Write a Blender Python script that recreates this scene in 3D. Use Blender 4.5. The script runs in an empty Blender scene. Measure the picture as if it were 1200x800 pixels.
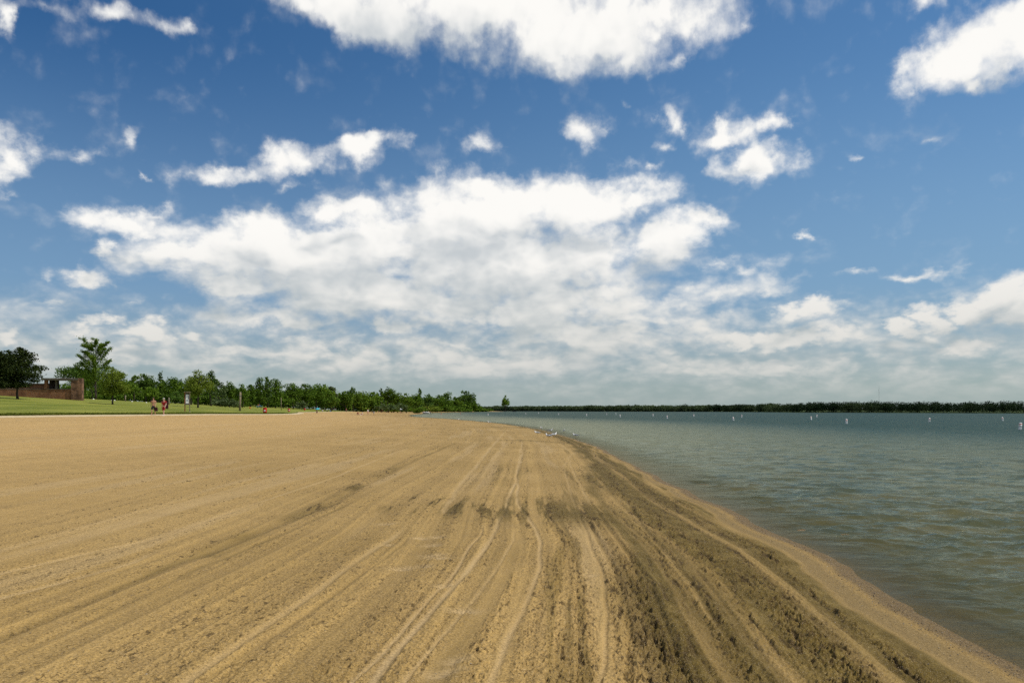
import bpy, bmesh, math, random
import numpy as np
from mathutils import Vector, Matrix

scene = bpy.context.scene
C = scene.collection
EYE = 1.9                              # camera height above the lake (the lake is z = 0)
scene.view_settings.view_transform = 'Standard'
scene.view_settings.look = 'None'
scene.view_settings.exposure = 0
# ----------------------------------------------------------------------------
# sky: Nishita atmosphere with a cumulus field laid out by compass bearing and elevation
# ----------------------------------------------------------------------------
SUN_EL, SUN_AZ = 55.0, 95.0            # degrees; azimuth is measured from +Y (straight ahead) towards +X


class NT:
    """a thin wrapper that makes node trees readable"""
    def __init__(self, tree):
        self.t = tree
        self.n = tree.nodes
        self.l = tree.links

    def put(self, sock, v):
        if v is None:
            return
        if hasattr(v, 'is_output'):
            self.l.new(v, sock)
        else:
            try:
                sock.default_value = v
            except Exception:
                sock.default_value = (v, v, v)

    def m(self, op, a, b=None, c=None, clamp=False):
        n = self.n.new('ShaderNodeMath')
        n.operation = op
        n.use_clamp = clamp
        for i, v in enumerate((a, b, c)):
            self.put(n.inputs[i], v)
        return n.outputs[0]

    def v(self, op, a, b=None, c=None):
        n = self.n.new('ShaderNodeVectorMath')
        n.operation = op
        for i, x in enumerate((a, b)):
            self.put(n.inputs[i], x)
        if op == 'SCALE' and c is not None:
            self.put(n.inputs['Scale'], c)
        return n.outputs['Value'] if op in ('LENGTH', 'DOT_PRODUCT', 'DISTANCE') else n.outputs[0]

    def sep(self, v):
        n = self.n.new('ShaderNodeSeparateXYZ')
        self.put(n.inputs[0], v)
        return n.outputs

    def com(self, x, y, z=0.0):
        n = self.n.new('ShaderNodeCombineXYZ')
        for i, q in enumerate((x, y, z)):
            self.put(n.inputs[i], q)
        return n.outputs[0]

    def noise(self, vec, scale, detail=4.0, rough=0.5, lac=2.0, dist=0.0, color=False, dims='3D', w=None):
        n = self.n.new('ShaderNodeTexNoise')
        n.noise_dimensions = dims
        self.put(n.inputs['Vector'], vec)
        for k, x in (('Scale', scale), ('Detail', detail), ('Roughness', rough), ('Lacunarity', lac), ('Distortion', dist)):
            self.put(n.inputs[k], x)
        return n.outputs['Color' if color else 'Fac']

    def ramp(self, x, lo, hi, smooth=True, a=0.0, b=1.0):
        n = self.n.new('ShaderNodeMapRange')
        n.interpolation_type = 'SMOOTHSTEP' if smooth else 'LINEAR'
        n.clamp = True
        for k, q in (('Value', x), ('From Min', lo), ('From Max', hi), ('To Min', a), ('To Max', b)):
            self.put(n.inputs[k], q)
        return n.outputs[0]

    def mix(self, f, a, b, blend='MIX'):
        n = self.n.new('ShaderNodeMix')
        n.data_type = 'RGBA'
        n.blend_type = blend
        self.put(n.inputs['Factor'], f)
        self.put(n.inputs[6], col4(a))
        self.put(n.inputs[7], col4(b))
        return n.outputs[2]

    def node(self, kind, **kw):
        n = self.n.new(kind)
        for k, x in kw.items():
            setattr(n, k, x)
        return n


def col4(c):
    if isinstance(c, (tuple, list)) and len(c) == 3:
        return (*c, 1.0)
    if isinstance(c, (int, float)):
        return (c, c, c, 1.0)
    return c


# clouds: bearing and elevation of the centre, half-widths, weight, tilt; all in degrees (weight apart)
CLOUDS = [
    (-14.47, 25.88, 5.61, 1.88, 0.8, -12), (-9.95, 25.65, 10.84, 2.88, 1, -8), (-2.36, 26.36, 16.73, 4.26, 1.1, -6), (5.31, 24.84, 10.29, 4.22, 1.1, 0),
    (2.36, 24.03, 7.17, 2.86, 0.9, -8), (9.95, 25.32, 7.74, 2.9, 1, 0), (7.93, 22.86, 4.7, 1.87, 0.8, 0), (11.09, 22.77, 1.69, 1.14, 0.6, 0),
    (14.36, 24.34, 1.8, 1.38, 0.6, 0), (-5.89, 27.66, 23.69, 4.01, 1, 0), (-29.13, 23.07, 3.65, 1.01, 0.45, 0), (-25.64, 23.64, 4.54, 1.17, 0.6, -5),
    (-22.68, 23.68, 2.17, 1.13, 0.6, -10), (-31.59, 22.04, 1.27, 1.88, 0.8, 0), (28.45, 20.79, 4.94, 2.77, 1.1, 8), (31.12, 21.35, 4.1, 3.57, 1.1, 0),
    (26.59, 23.56, 2.87, 1.42, 0.62, 0), (29.58, 19.41, 3.02, 1.33, 0.8, 0), (-30.9, 14.62, 2.59, 2.34, 0.9, 0), (-31.77, 13.45, 1.73, 1.52, 0.8, 0),
    (-27.53, 15.28, 2.26, 1.13, 0.5, 5), (-24.42, 16.51, 1.46, 1.58, 0.46, 0), (-23.53, 14.61, 0.81, 0.66, 0.6, 0), (-18.81, 15.12, 5.36, 1.29, 0.7, 6),
    (-14.74, 16.27, 5.23, 1.68, 0.8, 12), (-9.95, 17.2, 4.34, 1.62, 0.95, 6), (-14.47, 14.59, 1.95, 1.09, 0.5, 20), (-21.31, 14.58, 2.49, 0.75, 0.5, 0),
    (-19.86, 15.49, 1.41, 1.05, 0.5, 0), (-2.36, 17.65, 3.03, 1.01, 0.58, 10), (-4.54, 15.66, 1.27, 1.43, 0.5, 0), (-7.82, 13.65, 1.41, 0.8, 0.6, 0),
    (4.25, 18.52, 2.86, 1.69, 0.64, -10), (10.98, 18.88, 1.85, 1.81, 0.66, 0), (7.06, 20.16, 1.42, 0.75, 0.38, 0), (10.52, 17.38, 1.85, 1.0, 0.42, 0),
    (14.74, 18.0, 3.88, 1.65, 0.95, 8), (16.12, 16.17, 3.83, 1.98, 0.95, 0), (17.85, 18.09, 2.17, 1.18, 0.8, -8), (21.82, 15.81, 1.79, 0.59, 0.5, -8),
    (7.93, 16.27, 2.19, 1.02, 0.52, 0), (9.66, 16.03, 1.55, 0.62, 0.5, -10), (19.23, 11.32, 0.85, 0.62, 0.55, 0), (26.11, 16.3, 1.8, 0.57, 0.36, 8),
    (31.68, 11.06, 0.46, 0.42, 0.5, 0), (-24.91, 11.56, 6.89, 1.57, 0.82, 2), (-23.68, 12.39, 2.68, 1.05, 0.7, 10), (-25.39, 9.97, 1.69, 1.05, 0.8, 0),
    (-26.92, 8.3, 2.67, 1.27, 0.8, 5), (-29.8, 8.08, 1.56, 0.88, 0.42, 0), (-17.2, 11.83, 5.46, 2.2, 1.0, 8), (-20.9, 9.98, 5.92, 2.18, 1, 0),
    (-15.57, 9.9, 14.07, 3.69, 1.1, 0), (-9.38, 11.26, 9.32, 3.66, 1.1, 0), (-11.38, 13.51, 3.84, 1.43, 0.8, 0), (-2.95, 12.69, 10.35, 4.48, 1.15, 0),
    (-0.59, 14.6, 7.58, 2.25, 1, 0), (4.72, 13.89, 7.14, 2.9, 1.1, 0), (7.93, 14.25, 5.48, 2.07, 1, 0), (12.79, 12.4, 4.55, 1.44, 0.9, -4),
    (10.24, 11.23, 5.02, 2.6, 1, 0), (5.31, 10.51, 7.52, 3.96, 1, 0), (-0.59, 9.69, 13.57, 4.17, 1, 0), (-18.81, 8.03, 7.87, 1.43, 0.9, 0),
    (-10.52, 8.97, 13.89, 3.45, 1, 0), (-7.64, 7.31, 11.76, 2.34, 0.8, 0), (-16.12, 6.14, 8.1, 1.47, 0.75, 0), (-7.06, 5.88, 4.72, 1.52, 0.85, 0),
    (2.95, 7.66, 15.92, 4.04, 0.78, 0), (7.06, 8.19, 9.43, 3.33, 0.7, 0), (11.66, 10.34, 5.36, 1.46, 0.5, 0), (16.12, 9.15, 5.89, 1.61, 0.6, -3),
    (17.74, 8.14, 5.07, 1.28, 0.6, 0), (13.91, 9.69, 3.38, 1.21, 0.65, 0), (19.6, 6.35, 4.39, 1.6, 0.82, 0), (22.43, 8.7, 2.73, 0.77, 0.55, 5),
    (26.11, 8.56, 5.15, 0.75, 0.62, 0), (9.38, 6.3, 8.55, 2.01, 0.7, 0), (14.47, 6.19, 5.24, 1.64, 0.55, 0), (-2.36, 10.54, 21.52, 6.62, 0.95, 0),
    (-10.52, 7.83, 18.52, 3.31, 0.95, 0), (1.18, 7.09, 21.54, 3.71, 0.95, 0), (13.35, 7.75, 9.07, 2.29, 0.66, 0), (-17.2, 9.27, 10.93, 3.19, 1, 0),
    (5.89, 5.02, 18.17, 2.88, 0.85, 0), (-14.47, 3.74, 18.71, 1.98, 0.8, 0), (0.0, 3.28, 22.35, 2.39, 0.85, 0), (17.2, 2.74, 17.48, 1.63, 0.75, 0),
    (-26.35, 3.2, 11.54, 1.38, 0.72, 0), (2.36, 8.82, 9.56, 3.85, 0.9, 0), (-24.91, 4.95, 5.58, 1.08, 0.9, 3), (-26.82, 5.6, 2.54, 0.83, 0.8, 0),
    (-22.93, 5.46, 2.03, 0.7, 0.7, 0), (-29.35, 6.08, 3.64, 0.66, 0.45, 0), (-31.34, 4.66, 2.33, 1.02, 0.6, 0), (-25.15, 6.53, 2.62, 0.77, 0.5, 0),
    (25.49, 5.45, 1.95, 1.23, 1.0, 0), (27.11, 5.8, 2.15, 1.66, 1.1, 0), (29.22, 6.09, 2.43, 2.07, 1.15, 0), (30.82, 6.6, 2.36, 1.89, 1.15, 0),
    (31.77, 5.74, 2.31, 2.31, 1.1, 0), (32.82, 5.97, 2.25, 2.42, 1.0, 0), (15.57, 4.46, 2.67, 1.15, 1.0, 0), (17.47, 4.64, 2.47, 1.14, 1.0, 0),
    (20.64, 6.31, 2.52, 1.43, 0.95, 0), (18.81, 6.6, 1.86, 0.96, 0.85, 0), (-26.82, 5.5, 2.16, 0.83, 0.95, 0), (-24.42, 5.07, 3.18, 1.08, 1.0, 0),
    (-31.12, 4.27, 1.76, 0.95, 0.9, 0), (-8.51, 5.86, 2.65, 1.17, 1.0, 0), (-5.31, 7.17, 2.06, 0.92, 0.9, 0), (-2.36, 6.38, 1.91, 0.85, 0.85, 0),
    (-20.64, 4.78, 2.8, 0.8, 0.85, 0), (27.76, 3.79, 6.88, 1.06, 0.8, 0), (18.81, 4.61, 9.3, 1.53, 0.95, 0), (21.41, 4.86, 4.15, 1.27, 0.8, 0),
    (15.02, 4.59, 6.7, 1.15, 0.8, 0), (2.36, 5.62, 9.56, 1.87, 0.8, 0), (-4.72, 4.44, 11.1, 1.53, 0.7, 0), (-15.57, 4.58, 8.89, 1.15, 0.62, 0),
    (-24.91, 7.23, 5.91, 1.07, -0.25, 0), (20.38, 7.47, 7.72, 0.95, -0.2, 0), (27.29, 7.08, 3.78, 0.6, -0.15, 0),
]


def cloud_field_group(name, table, detail, warp_detail):
    """node group: (bearing, elevation, 0) in radians -> cloud thickness"""
    g = bpy.data.node_groups.new(name, 'ShaderNodeTree')
    g.interface.new_socket('Vector', in_out='INPUT', socket_type='NodeSocketVector')
    g.interface.new_socket('Thickness', in_out='OUTPUT', socket_type='NodeSocketFloat')
    T = NT(g)
    gi = g.nodes.new('NodeGroupInput')
    go = g.nodes.new('NodeGroupOutput')
    p = gi.outputs[0]
    az, el, _ = T.sep(p)
    # flattened coordinates: clouds get smaller and flatter towards the horizon
    q = T.com(T.m('MULTIPLY', az, 1.7), T.m('LOGARITHM', T.m('MAXIMUM', T.m('ADD', el, 0.22), 0.02), 2.718281828), 3.7)
    warp = T.noise(q, 6.0, warp_detail, 0.6, color=True, dims='2D')
    wv = T.v('MULTIPLY', T.v('SUBTRACT', warp, (0.5, 0.5, 0.5)), (0.11, 0.06, 0.0))
    wp = T.v('ADD', p, wv)
    acc = None
    for (a, e, ra, re, w, rot) in table:
        mp = g.nodes.new('ShaderNodeMapping')
        mp.vector_type = 'TEXTURE'
        T.put(mp.inputs['Vector'], wp)
        mp.inputs['Location'].default_value = (math.radians(a), math.radians(e), 0)
        mp.inputs['Rotation'].default_value = (0, 0, math.radians(rot))
        mp.inputs['Scale'].default_value = (math.radians(ra), math.radians(re), 1)
        gr = g.nodes.new('ShaderNodeTexGradient')
        gr.gradient_type = 'SPHERICAL'
        g.links.new(mp.outputs[0], gr.inputs[0])
        val = T.m('MULTIPLY', gr.outputs['Fac'], w)
        acc = val if acc is None else T.m('SMOOTH_MAX', acc, val, 0.22) if w > 0 else T.m('ADD', acc, val)
    # a low deck of cloud all round the horizon, and loose cloud in the half of the sky behind
    band = T.m('MULTIPLY', T.ramp(el, 0.19, 0.07), 0.45)
    behind = T.m('MULTIPLY', T.ramp(T.m('ABSOLUTE', az), 0.75, 1.2), 0.42)
    acc = T.m('MAXIMUM', acc, T.m('MAXIMUM', band, behind))
    n1 = T.noise(q, 11.0, detail, 0.55, dims='2D')
    # cauliflower lumps
    vo = g.nodes.new('ShaderNodeTexVoronoi')
    vo.voronoi_dimensions = '2D'
    vo.feature = 'SMOOTH_F1'
    vo.inputs['Scale'].default_value = 26.0
    vo.inputs['Smoothness'].default_value = 0.6
    vo.inputs['Detail'].default_value = 1.0
    vo.inputs['Roughness'].default_value = 0.5
    T.put(vo.inputs['Vector'], T.v('ADD', q, T.v('MULTIPLY', warp, (0.10, 0.10, 0.0))))
    lump = T.m('SUBTRACT', 0.42, vo.outputs['Distance'])
    fb = T.m('ADD', T.m('MULTIPLY', T.m('SUBTRACT', n1, 0.5), 1.75), T.m('MULTIPLY', lump, 0.42))
    amp = T.m('ADD', 0.08, T.m('MULTIPLY', acc, T.m('MAXIMUM', T.m('SUBTRACT', 1.10, T.m('MULTIPLY', acc, 0.74)), 0.2)))
    d = T.m('ADD', acc, T.m('MULTIPLY', fb, amp))
    g.links.new(T.m('SUBTRACT', d, 0.30), go.inputs[0])
    return g


def build_world(scene):
    w = bpy.data.worlds.new('World')
    scene.world = w
    w.use_nodes = True
    t = w.node_tree
    t.nodes.clear()
    T = NT(t)
    out = T.node('ShaderNodeOutputWorld')
    sky = T.node('ShaderNodeTexSky', sky_type='NISHITA')
    sky.sun_disc = False
    sky.sun_elevation = math.radians(SUN_EL)
    sky.sun_rotation = math.radians(SUN_AZ)
    sky.altitude = 260.0
    sky.air_density = 1.0
    sky.dust_density = 0.9
    sky.ozone_density = 2.0
    tc = T.node('ShaderNodeTexCoord')
    d = T.v('NORMALIZE', tc.outputs['Generated'])
    x, y, z = T.sep(d)
    az = T.m('ARCTAN2', x, y)
    el = T.m('ARCSINE', T.m('MINIMUM', T.m('MAXIMUM', z, -1.0), 1.0))
    p = T.com(az, el, 0.0)
    fine = cloud_field_group('cumulus_field', CLOUDS, 9.0, 6.0)
    broad = cloud_field_group('cumulus_field_broad', [c for c in CLOUDS if c[4] >= 0.8], 2.5, 2.0)

    def field(g, v):
        n = t.nodes.new('ShaderNodeGroup')
        n.node_tree = g
        T.put(n.inputs[0], v)
        return n.outputs[0]
    thick = field(fine, p)
    # light comes down from the upper right: thickness a little way towards the sun shades the cloud
    step_el = T.m('ADD', T.m('MULTIPLY', T.m('MAXIMUM', el, 0.0), 0.13), 0.014)
    up = field(broad, T.com(T.m('ADD', az, T.m('MULTIPLY', step_el, 0.4)), T.m('ADD', el, step_el), 0.0))
    alpha = T.ramp(thick, -0.13, 0.42)
    # self shadow: how much cloud lies between here and the sun
    occ = T.m('ADD', T.m('MULTIPLY', T.m('MAXIMUM', up, 0.0), 0.62), T.m('MULTIPLY', T.m('SUBTRACT', up, thick), 0.48))
    shade = T.ramp(occ, -0.30, 0.75)
    # clouds overhead are bright; those near the horizon are veiled by haze
    low = T.ramp(el, 0.22, 0.02)
    top_c = T.mix(low, (0.98, 0.965, 0.93), (0.70, 0.69, 0.65))
    base_c = T.mix(low, (0.56, 0.60, 0.63), (0.405, 0.465, 0.48))
    lit = T.mix(shade, top_c, base_c)
    skyc = T.mix(1.0, sky.outputs[0], (0.50, 0.80, 0.98), 'MULTIPLY')
    # clear sky is deepest at right angles to the sun
    e_, a_ = math.radians(SUN_EL), math.radians(SUN_AZ)
    to_sun = T.v('DOT_PRODUCT', d, (math.sin(a_) * math.cos(e_), math.cos(a_) * math.cos(e_), math.sin(e_)))
    deep = T.ramp(to_sun, -0.05, 0.42)
    skyc = T.mix(deep, T.mix(1.0, skyc, (0.46, 0.66, 0.80), 'MULTIPLY'), skyc)
    haze = T.m('MULTIPLY', T.ramp(el, 0.44, 0.03), 0.92)
    bg_sky = T.node('ShaderNodeBackground')
    T.put(bg_sky.inputs['Color'], skyc)
    bg_sky.inputs['Strength'].default_value = 0.1
    bg_haze = T.node('ShaderNodeBackground')
    T.put(bg_haze.inputs['Color'], T.mix(T.ramp(el, 0.15, 0.02), (0.245, 0.385, 0.545), (0.385, 0.445, 0.43)))
    bg_cloud = T.node('ShaderNodeBackground')
    T.put(bg_cloud.inputs['Color'], lit)
    m1 = T.node('ShaderNodeMixShader')
    T.put(m1.inputs[0], T.m('MULTIPLY', haze, 0.85))
    T.l.new(bg_sky.outputs[0], m1.inputs[1])
    T.l.new(bg_haze.outputs[0], m1.inputs[2])
    m2 = T.node('ShaderNodeMixShader')
    T.put(m2.inputs[0], T.m('MULTIPLY', alpha, T.m('SUBTRACT', 1.0, T.m('MULTIPLY', T.ramp(el, 0.06, 0.0), 0.85))))
    T.l.new(m1.outputs[0], m2.inputs[1])
    T.l.new(bg_cloud.outputs[0], m2.inputs[2])
    T.l.new(m2.outputs[0], out.inputs['Surface'])
    w.cycles.sampling_method = 'MANUAL'
    w.cycles.sample_map_resolution = 256


def build_sun():
    L = bpy.data.lights.new('sun', 'SUN')
    L.energy = 3.6
    L.angle = math.radians(0.55)
    L.color = (1.0, 0.95, 0.86)
    o = bpy.data.objects.new('sun', L)
    C.objects.link(o)
    a, e = math.radians(SUN_AZ), math.radians(SUN_EL)
    to_sun = Vector((math.sin(a) * math.cos(e), math.cos(a) * math.cos(e), math.sin(e)))
    o.rotation_euler = to_sun.to_track_quat('Z', 'Y').to_euler()
    o.location = to_sun * 60


def build_camera(scene):
    cam = bpy.data.cameras.new('camera')
    cam.sensor_width = 36.0
    cam.lens = 36.0 * 969 / 1200
    cam.shift_y = 80.5 / 1200
    cam.clip_start = 0.1
    cam.clip_end = 20000
    o = bpy.data.objects.new('camera', cam)
    o.location = (0, 0, EYE)
    o.rotation_euler = (math.radians(90), 0, 0)
    C.objects.link(o)
    scene.camera = o
# ----------------------------------------------------------------------------
# small numpy toolkit
# ----------------------------------------------------------------------------
def _hash(ix, iy, seed):
    h = (ix.astype(np.int64) * 374761393 + iy.astype(np.int64) * 668265263 + seed * 1442695041) & 0xFFFFFFFF
    h = ((h ^ (h >> 13)) * 1274126177) & 0xFFFFFFFF
    h = ((h ^ (h >> 16)) * 2246822519) & 0xFFFFFFFF
    return ((h ^ (h >> 15)) & 0xFFFFFF).astype(np.float64) / 0xFFFFFF


def vnoise(x, y, seed=0):
    """value noise in 0..1"""
    ix, iy = np.floor(x), np.floor(y)
    fx, fy = x - ix, y - iy
    fx = fx * fx * fx * (fx * (fx * 6 - 15) + 10)
    fy = fy * fy * fy * (fy * (fy * 6 - 15) + 10)
    a, b = _hash(ix, iy, seed), _hash(ix + 1, iy, seed)
    c, d = _hash(ix, iy + 1, seed), _hash(ix + 1, iy + 1, seed)
    return (a * (1 - fx) + b * fx) * (1 - fy) + (c * (1 - fx) + d * fx) * fy


def fbm(x, y, octaves=4, seed=0, gain=0.5, lac=2.03):
    s, amp, tot = 0.0, 1.0, 0.0
    for k in range(octaves):
        s = s + amp * (vnoise(x, y, seed + 17 * k) - 0.5)
        tot += amp
        x, y = x * lac + 3.1, y * lac + 7.7
        amp *= gain
    return s / tot * 2.0               # about -1..1


def sstep(x, a, b):
    t = np.clip((x - a) / (b - a), 0.0, 1.0)
    return t * t * (3 - 2 * t)


def gauss(x, w):
    return np.exp(-(x / w) ** 2)




def grid_mesh(name, P, mat, attrs=None, keep=None, smooth=True):
    """P: (rows, cols, 3) array of points -> one mesh object"""
    r, c, _ = P.shape
    idx = np.arange(r * c, dtype=np.int32).reshape(r, c)
    q = np.stack([idx[:-1, :-1], idx[:-1, 1:], idx[1:, 1:], idx[1:, :-1]], -1).reshape(-1, 4)
    if keep is not None:
        kf = keep.reshape(-1)
        q = q[kf[q].any(1)]
    me = bpy.data.meshes.new(name)
    me.vertices.add(r * c)
    me.vertices.foreach_set('co', P.reshape(-1).astype(np.float32))
    me.loops.add(q.size)
    me.loops.foreach_set('vertex_index', q.reshape(-1).astype(np.int32))
    me.polygons.add(len(q))
    me.polygons.foreach_set('loop_start', np.arange(0, q.size, 4, dtype=np.int32))
    me.polygons.foreach_set('use_smooth', np.full(len(q), smooth, dtype=bool))
    me.update(calc_edges=True)
    for k, a in (attrs or {}).items():
        at = me.attributes.new(k, 'FLOAT', 'POINT')
        at.data.foreach_set('value', a.reshape(-1).astype(np.float32))
    me.materials.append(mat)
    o = bpy.data.objects.new(name, me)
    C.objects.link(o)
    return o


# ----------------------------------------------------------------------------
# lie of the land.  x to the right, y straight ahead, metres; the lake is z = 0
# ----------------------------------------------------------------------------
_SY = [-400, -40, 0, 5.94, 8.4, 10.8, 13.6, 19.4, 28, 38, 46, 61, 76, 92, 115, 141, 184, 215, 245, 330, 438, 520, 600, 680, 780, 877, 980, 1083, 1160, 1225, 1240, 1300, 1420, 1700, 6000]
_SX = [-20, 3.3, 3.50, 3.68, 3.86, 3.98, 3.98, 4.05, 4.15, 4.4, 4.3, 3.75, 2.9, 1.6, -1.3, -5.9, -15, -22.5, -30, -41, -48, -56, -61, -63, -60, -54, -44, -33.5, -21, -5, -8, -70, -160, -260, -600]


def shore_x(y):
    return np.interp(y, _SY, _SX)


def shore_detail(y):
    """scalloped edge where small waves run up"""
    near = 1.0 - sstep(y, 60, 160)
    return near * (0.07 * np.sin(y * 1.35 + 0.8 * np.sin(y * 0.31)) + 0.05 * np.sin(y * 0.47 + 1.0) + 0.05 * fbm(y * 1.9, y * 0, 2, 6)) \
        + 0.55 * (vnoise(y * 0.16, y * 0 + 3.3, 5) - 0.5) * sstep(y, 20, 60)


_FA = [-180, -30, -12, -3.6, 0, 5.85, 13.9, 17.2, 19.3, 25.9, 31.8, 39.5, 62, 90, 130, 180]
_FR = [1900, 1900, 1800, 1700, 1500, 1205, 1010, 840, 720, 645, 588, 557, 545, 560, 600, 700]


def far_edge(x, y):
    """distance past the far shore (positive on land beyond the lake)"""
    a = np.degrees(np.arctan2(x, y))
    return np.hypot(x, y) - np.interp(a, _FA, _FR)


def lawn_edge_s(y):
    return np.interp(y, [-50, 40, 70, 100, 125, 150, 260, 600], [38, 38, 37.6, 36, 32.5, 31, 32, 32])


def land(x, y):
    """smooth ground height without sand relief; also the distance s inland from the water's edge"""
    s = shore_x(y) - x
    e = lawn_edge_s(y)
    wet = np.where(s < 0, np.maximum(0.055 * s, -2.0), 0)
    ss = np.clip(s, 0, None)
    up = np.minimum(ss, e) * 0.0352 + 0.05 * (1 - np.exp(-ss / 0.6))
    t = np.clip(s - e, 0, None)
    t = t / (1 + (t / 55) ** 4) ** 0.25
    slope = 0.074 * np.exp(-np.clip(y - 400, 0, None) / 60) * np.exp(-np.clip(60 - y, 0, None) / 60)
    up = up + t * slope
    # the spit far out is low
    up = np.where(y > 480, np.minimum(up, 0.9 + 0.6 * np.exp(-(y - 480) / 80)), up)
    z = np.where(s < 0, wet, up)
    f = far_edge(x, y)
    return np.maximum(z, np.clip(0.03 * f, -2.0, 3.0)), s


def ground_z(x, y):
    z, s = land(np.array([float(x)]), np.array([float(y)]))
    return float(z[0])


# rake and tyre tracks on the sand: centre line as (x, y) points, half width, depth, how pale, how damp, smoothness
TRACKS = [
    ([(-0.87, 4.69), (-0.85, 5.13), (-0.69, 6.71), (-0.49, 8.59), (-0.28, 10.87), (-0.14, 13.82), (0.11, 20.85), (0.42, 33.61)], 0.035, 0.012, 0.8, 0, 1),
    ([(-1.02, 4.81), (-0.99, 5.18), (-0.84, 6.26), (-0.66, 8.02), (-0.51, 10.28), (-0.43, 11.13)], 0.022, 0.01, 0.6, 0, 1),
    ([(-0.7, 4.7), (-0.66, 5.15), (-0.45, 6.75), (-0.18, 8.64), (0.05, 10.95)], 0.018, 0.008, 0.5, 0, 0.8),
    ([(-0.19, 4.76), (-0.12, 5.21), (0.0, 6.3), (0.17, 7.6), (0.31, 9.05), (0.38, 10.81), (0.33, 12.13), (0.11, 15.16), (0.15, 24.56), (0.52, 42.15)], 0.028, 0.01, 0.75, 0, 1),
    ([(-0.54, 4.72), (-0.51, 5.17), (-0.35, 6.25), (-0.16, 7.91), (0.0, 9.79), (0.09, 11.1)], 0.085, 0.016, 0, 0.38, 1),
    ([(-2.03, 4.58), (-2.01, 5.01), (-1.9, 6.13), (-1.82, 7.04), (-1.7, 8.69), (-1.53, 10.59)], 0.045, 0.012, 0.45, 0, 0.8),
    ([(-1.87, 4.53), (-1.87, 5.02), (-1.73, 6.2), (-1.58, 7.68), (-1.36, 10.11)], 0.03, 0.012, 0, 0.35, 0.5),
    ([(-4.86, 7.86), (-4.63, 8.97), (-4.26, 10.32), (-4.27, 13.8), (-4.16, 18.34), (-4.25, 31.69)], 0.035, 0.01, 0.7, 0, 0.9),
    ([(-3.63, 5.33), (-3.61, 5.84), (-3.57, 7.36), (-3.47, 9.09), (-3.31, 10.69), (-3.22, 12.23), (-3.14, 14.15), (-3.21, 17.27), (-3.21, 23.93), (-2.84, 39.27)], 0.09, 0.022, 0, 0.6, 0.3),
    ([(-3.38, 9.11), (-3.38, 10.39), (-3.25, 12.12), (-3.19, 14.4), (-3.28, 17.64), (-3.31, 24.64)], 0.26, 0.02, 0, 0.62, 0),
    ([(-3.32, 4.87), (-3.35, 5.4), (-3.26, 6.71), (-3.18, 8.55), (-3.01, 10.07), (-2.93, 11.84), (-2.81, 13.63)], 0.05, 0.014, 0, 0.45, 0.2),
    ([(0.45, 4.82), (0.61, 5.64), (0.82, 7.07), (0.97, 9.43), (1.23, 17.06), (1.64, 26.47), (2.61, 35.11)], 0.022, 0.008, 0.45, 0, 0.7),
    ([(-4.28, 6.92), (-4.15, 7.44), (-3.95, 8.5)], 0.04, 0.008, 0.5, 0, 0.6),
    ([(-1.12, 13.55), (-1.15, 20.31), (-0.94, 36.33), (-0.62, 59.71)], 0.06, 0.008, 0.6, 0, 0.5),
    ([(1.45, 15.57), (1.67, 21.52), (2.12, 31.6), (3.99, 42.96)], 0.03, 0.008, 0.4, 0, 0.5),
    ([(0.7, 4.84), (0.89, 6.07), (1.05, 8.1), (1.22, 13.12)], 0.035, 0.02, 0, 0.6, 0),
    ([(1.08, 4.88), (1.24, 6.34), (1.37, 8.56), (1.47, 14.28)], 0.035, 0.02, 0, 0.6, 0),
    ([(1.68, 4.94), (1.71, 6.91), (1.89, 10.16), (2.2, 15.81)], 0.04, 0.02, 0.3, 0, 0.3),
]


def drift(y):
    """the rake line wanders as the tractor goes along the beach"""
    return 0.10 * np.sin(y * 0.24 + 0.4) * np.exp(-((y - 13) / 8.0) ** 2) + 0.22 * fbm(y * 0.045, y * 0, 2, 9)


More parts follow.
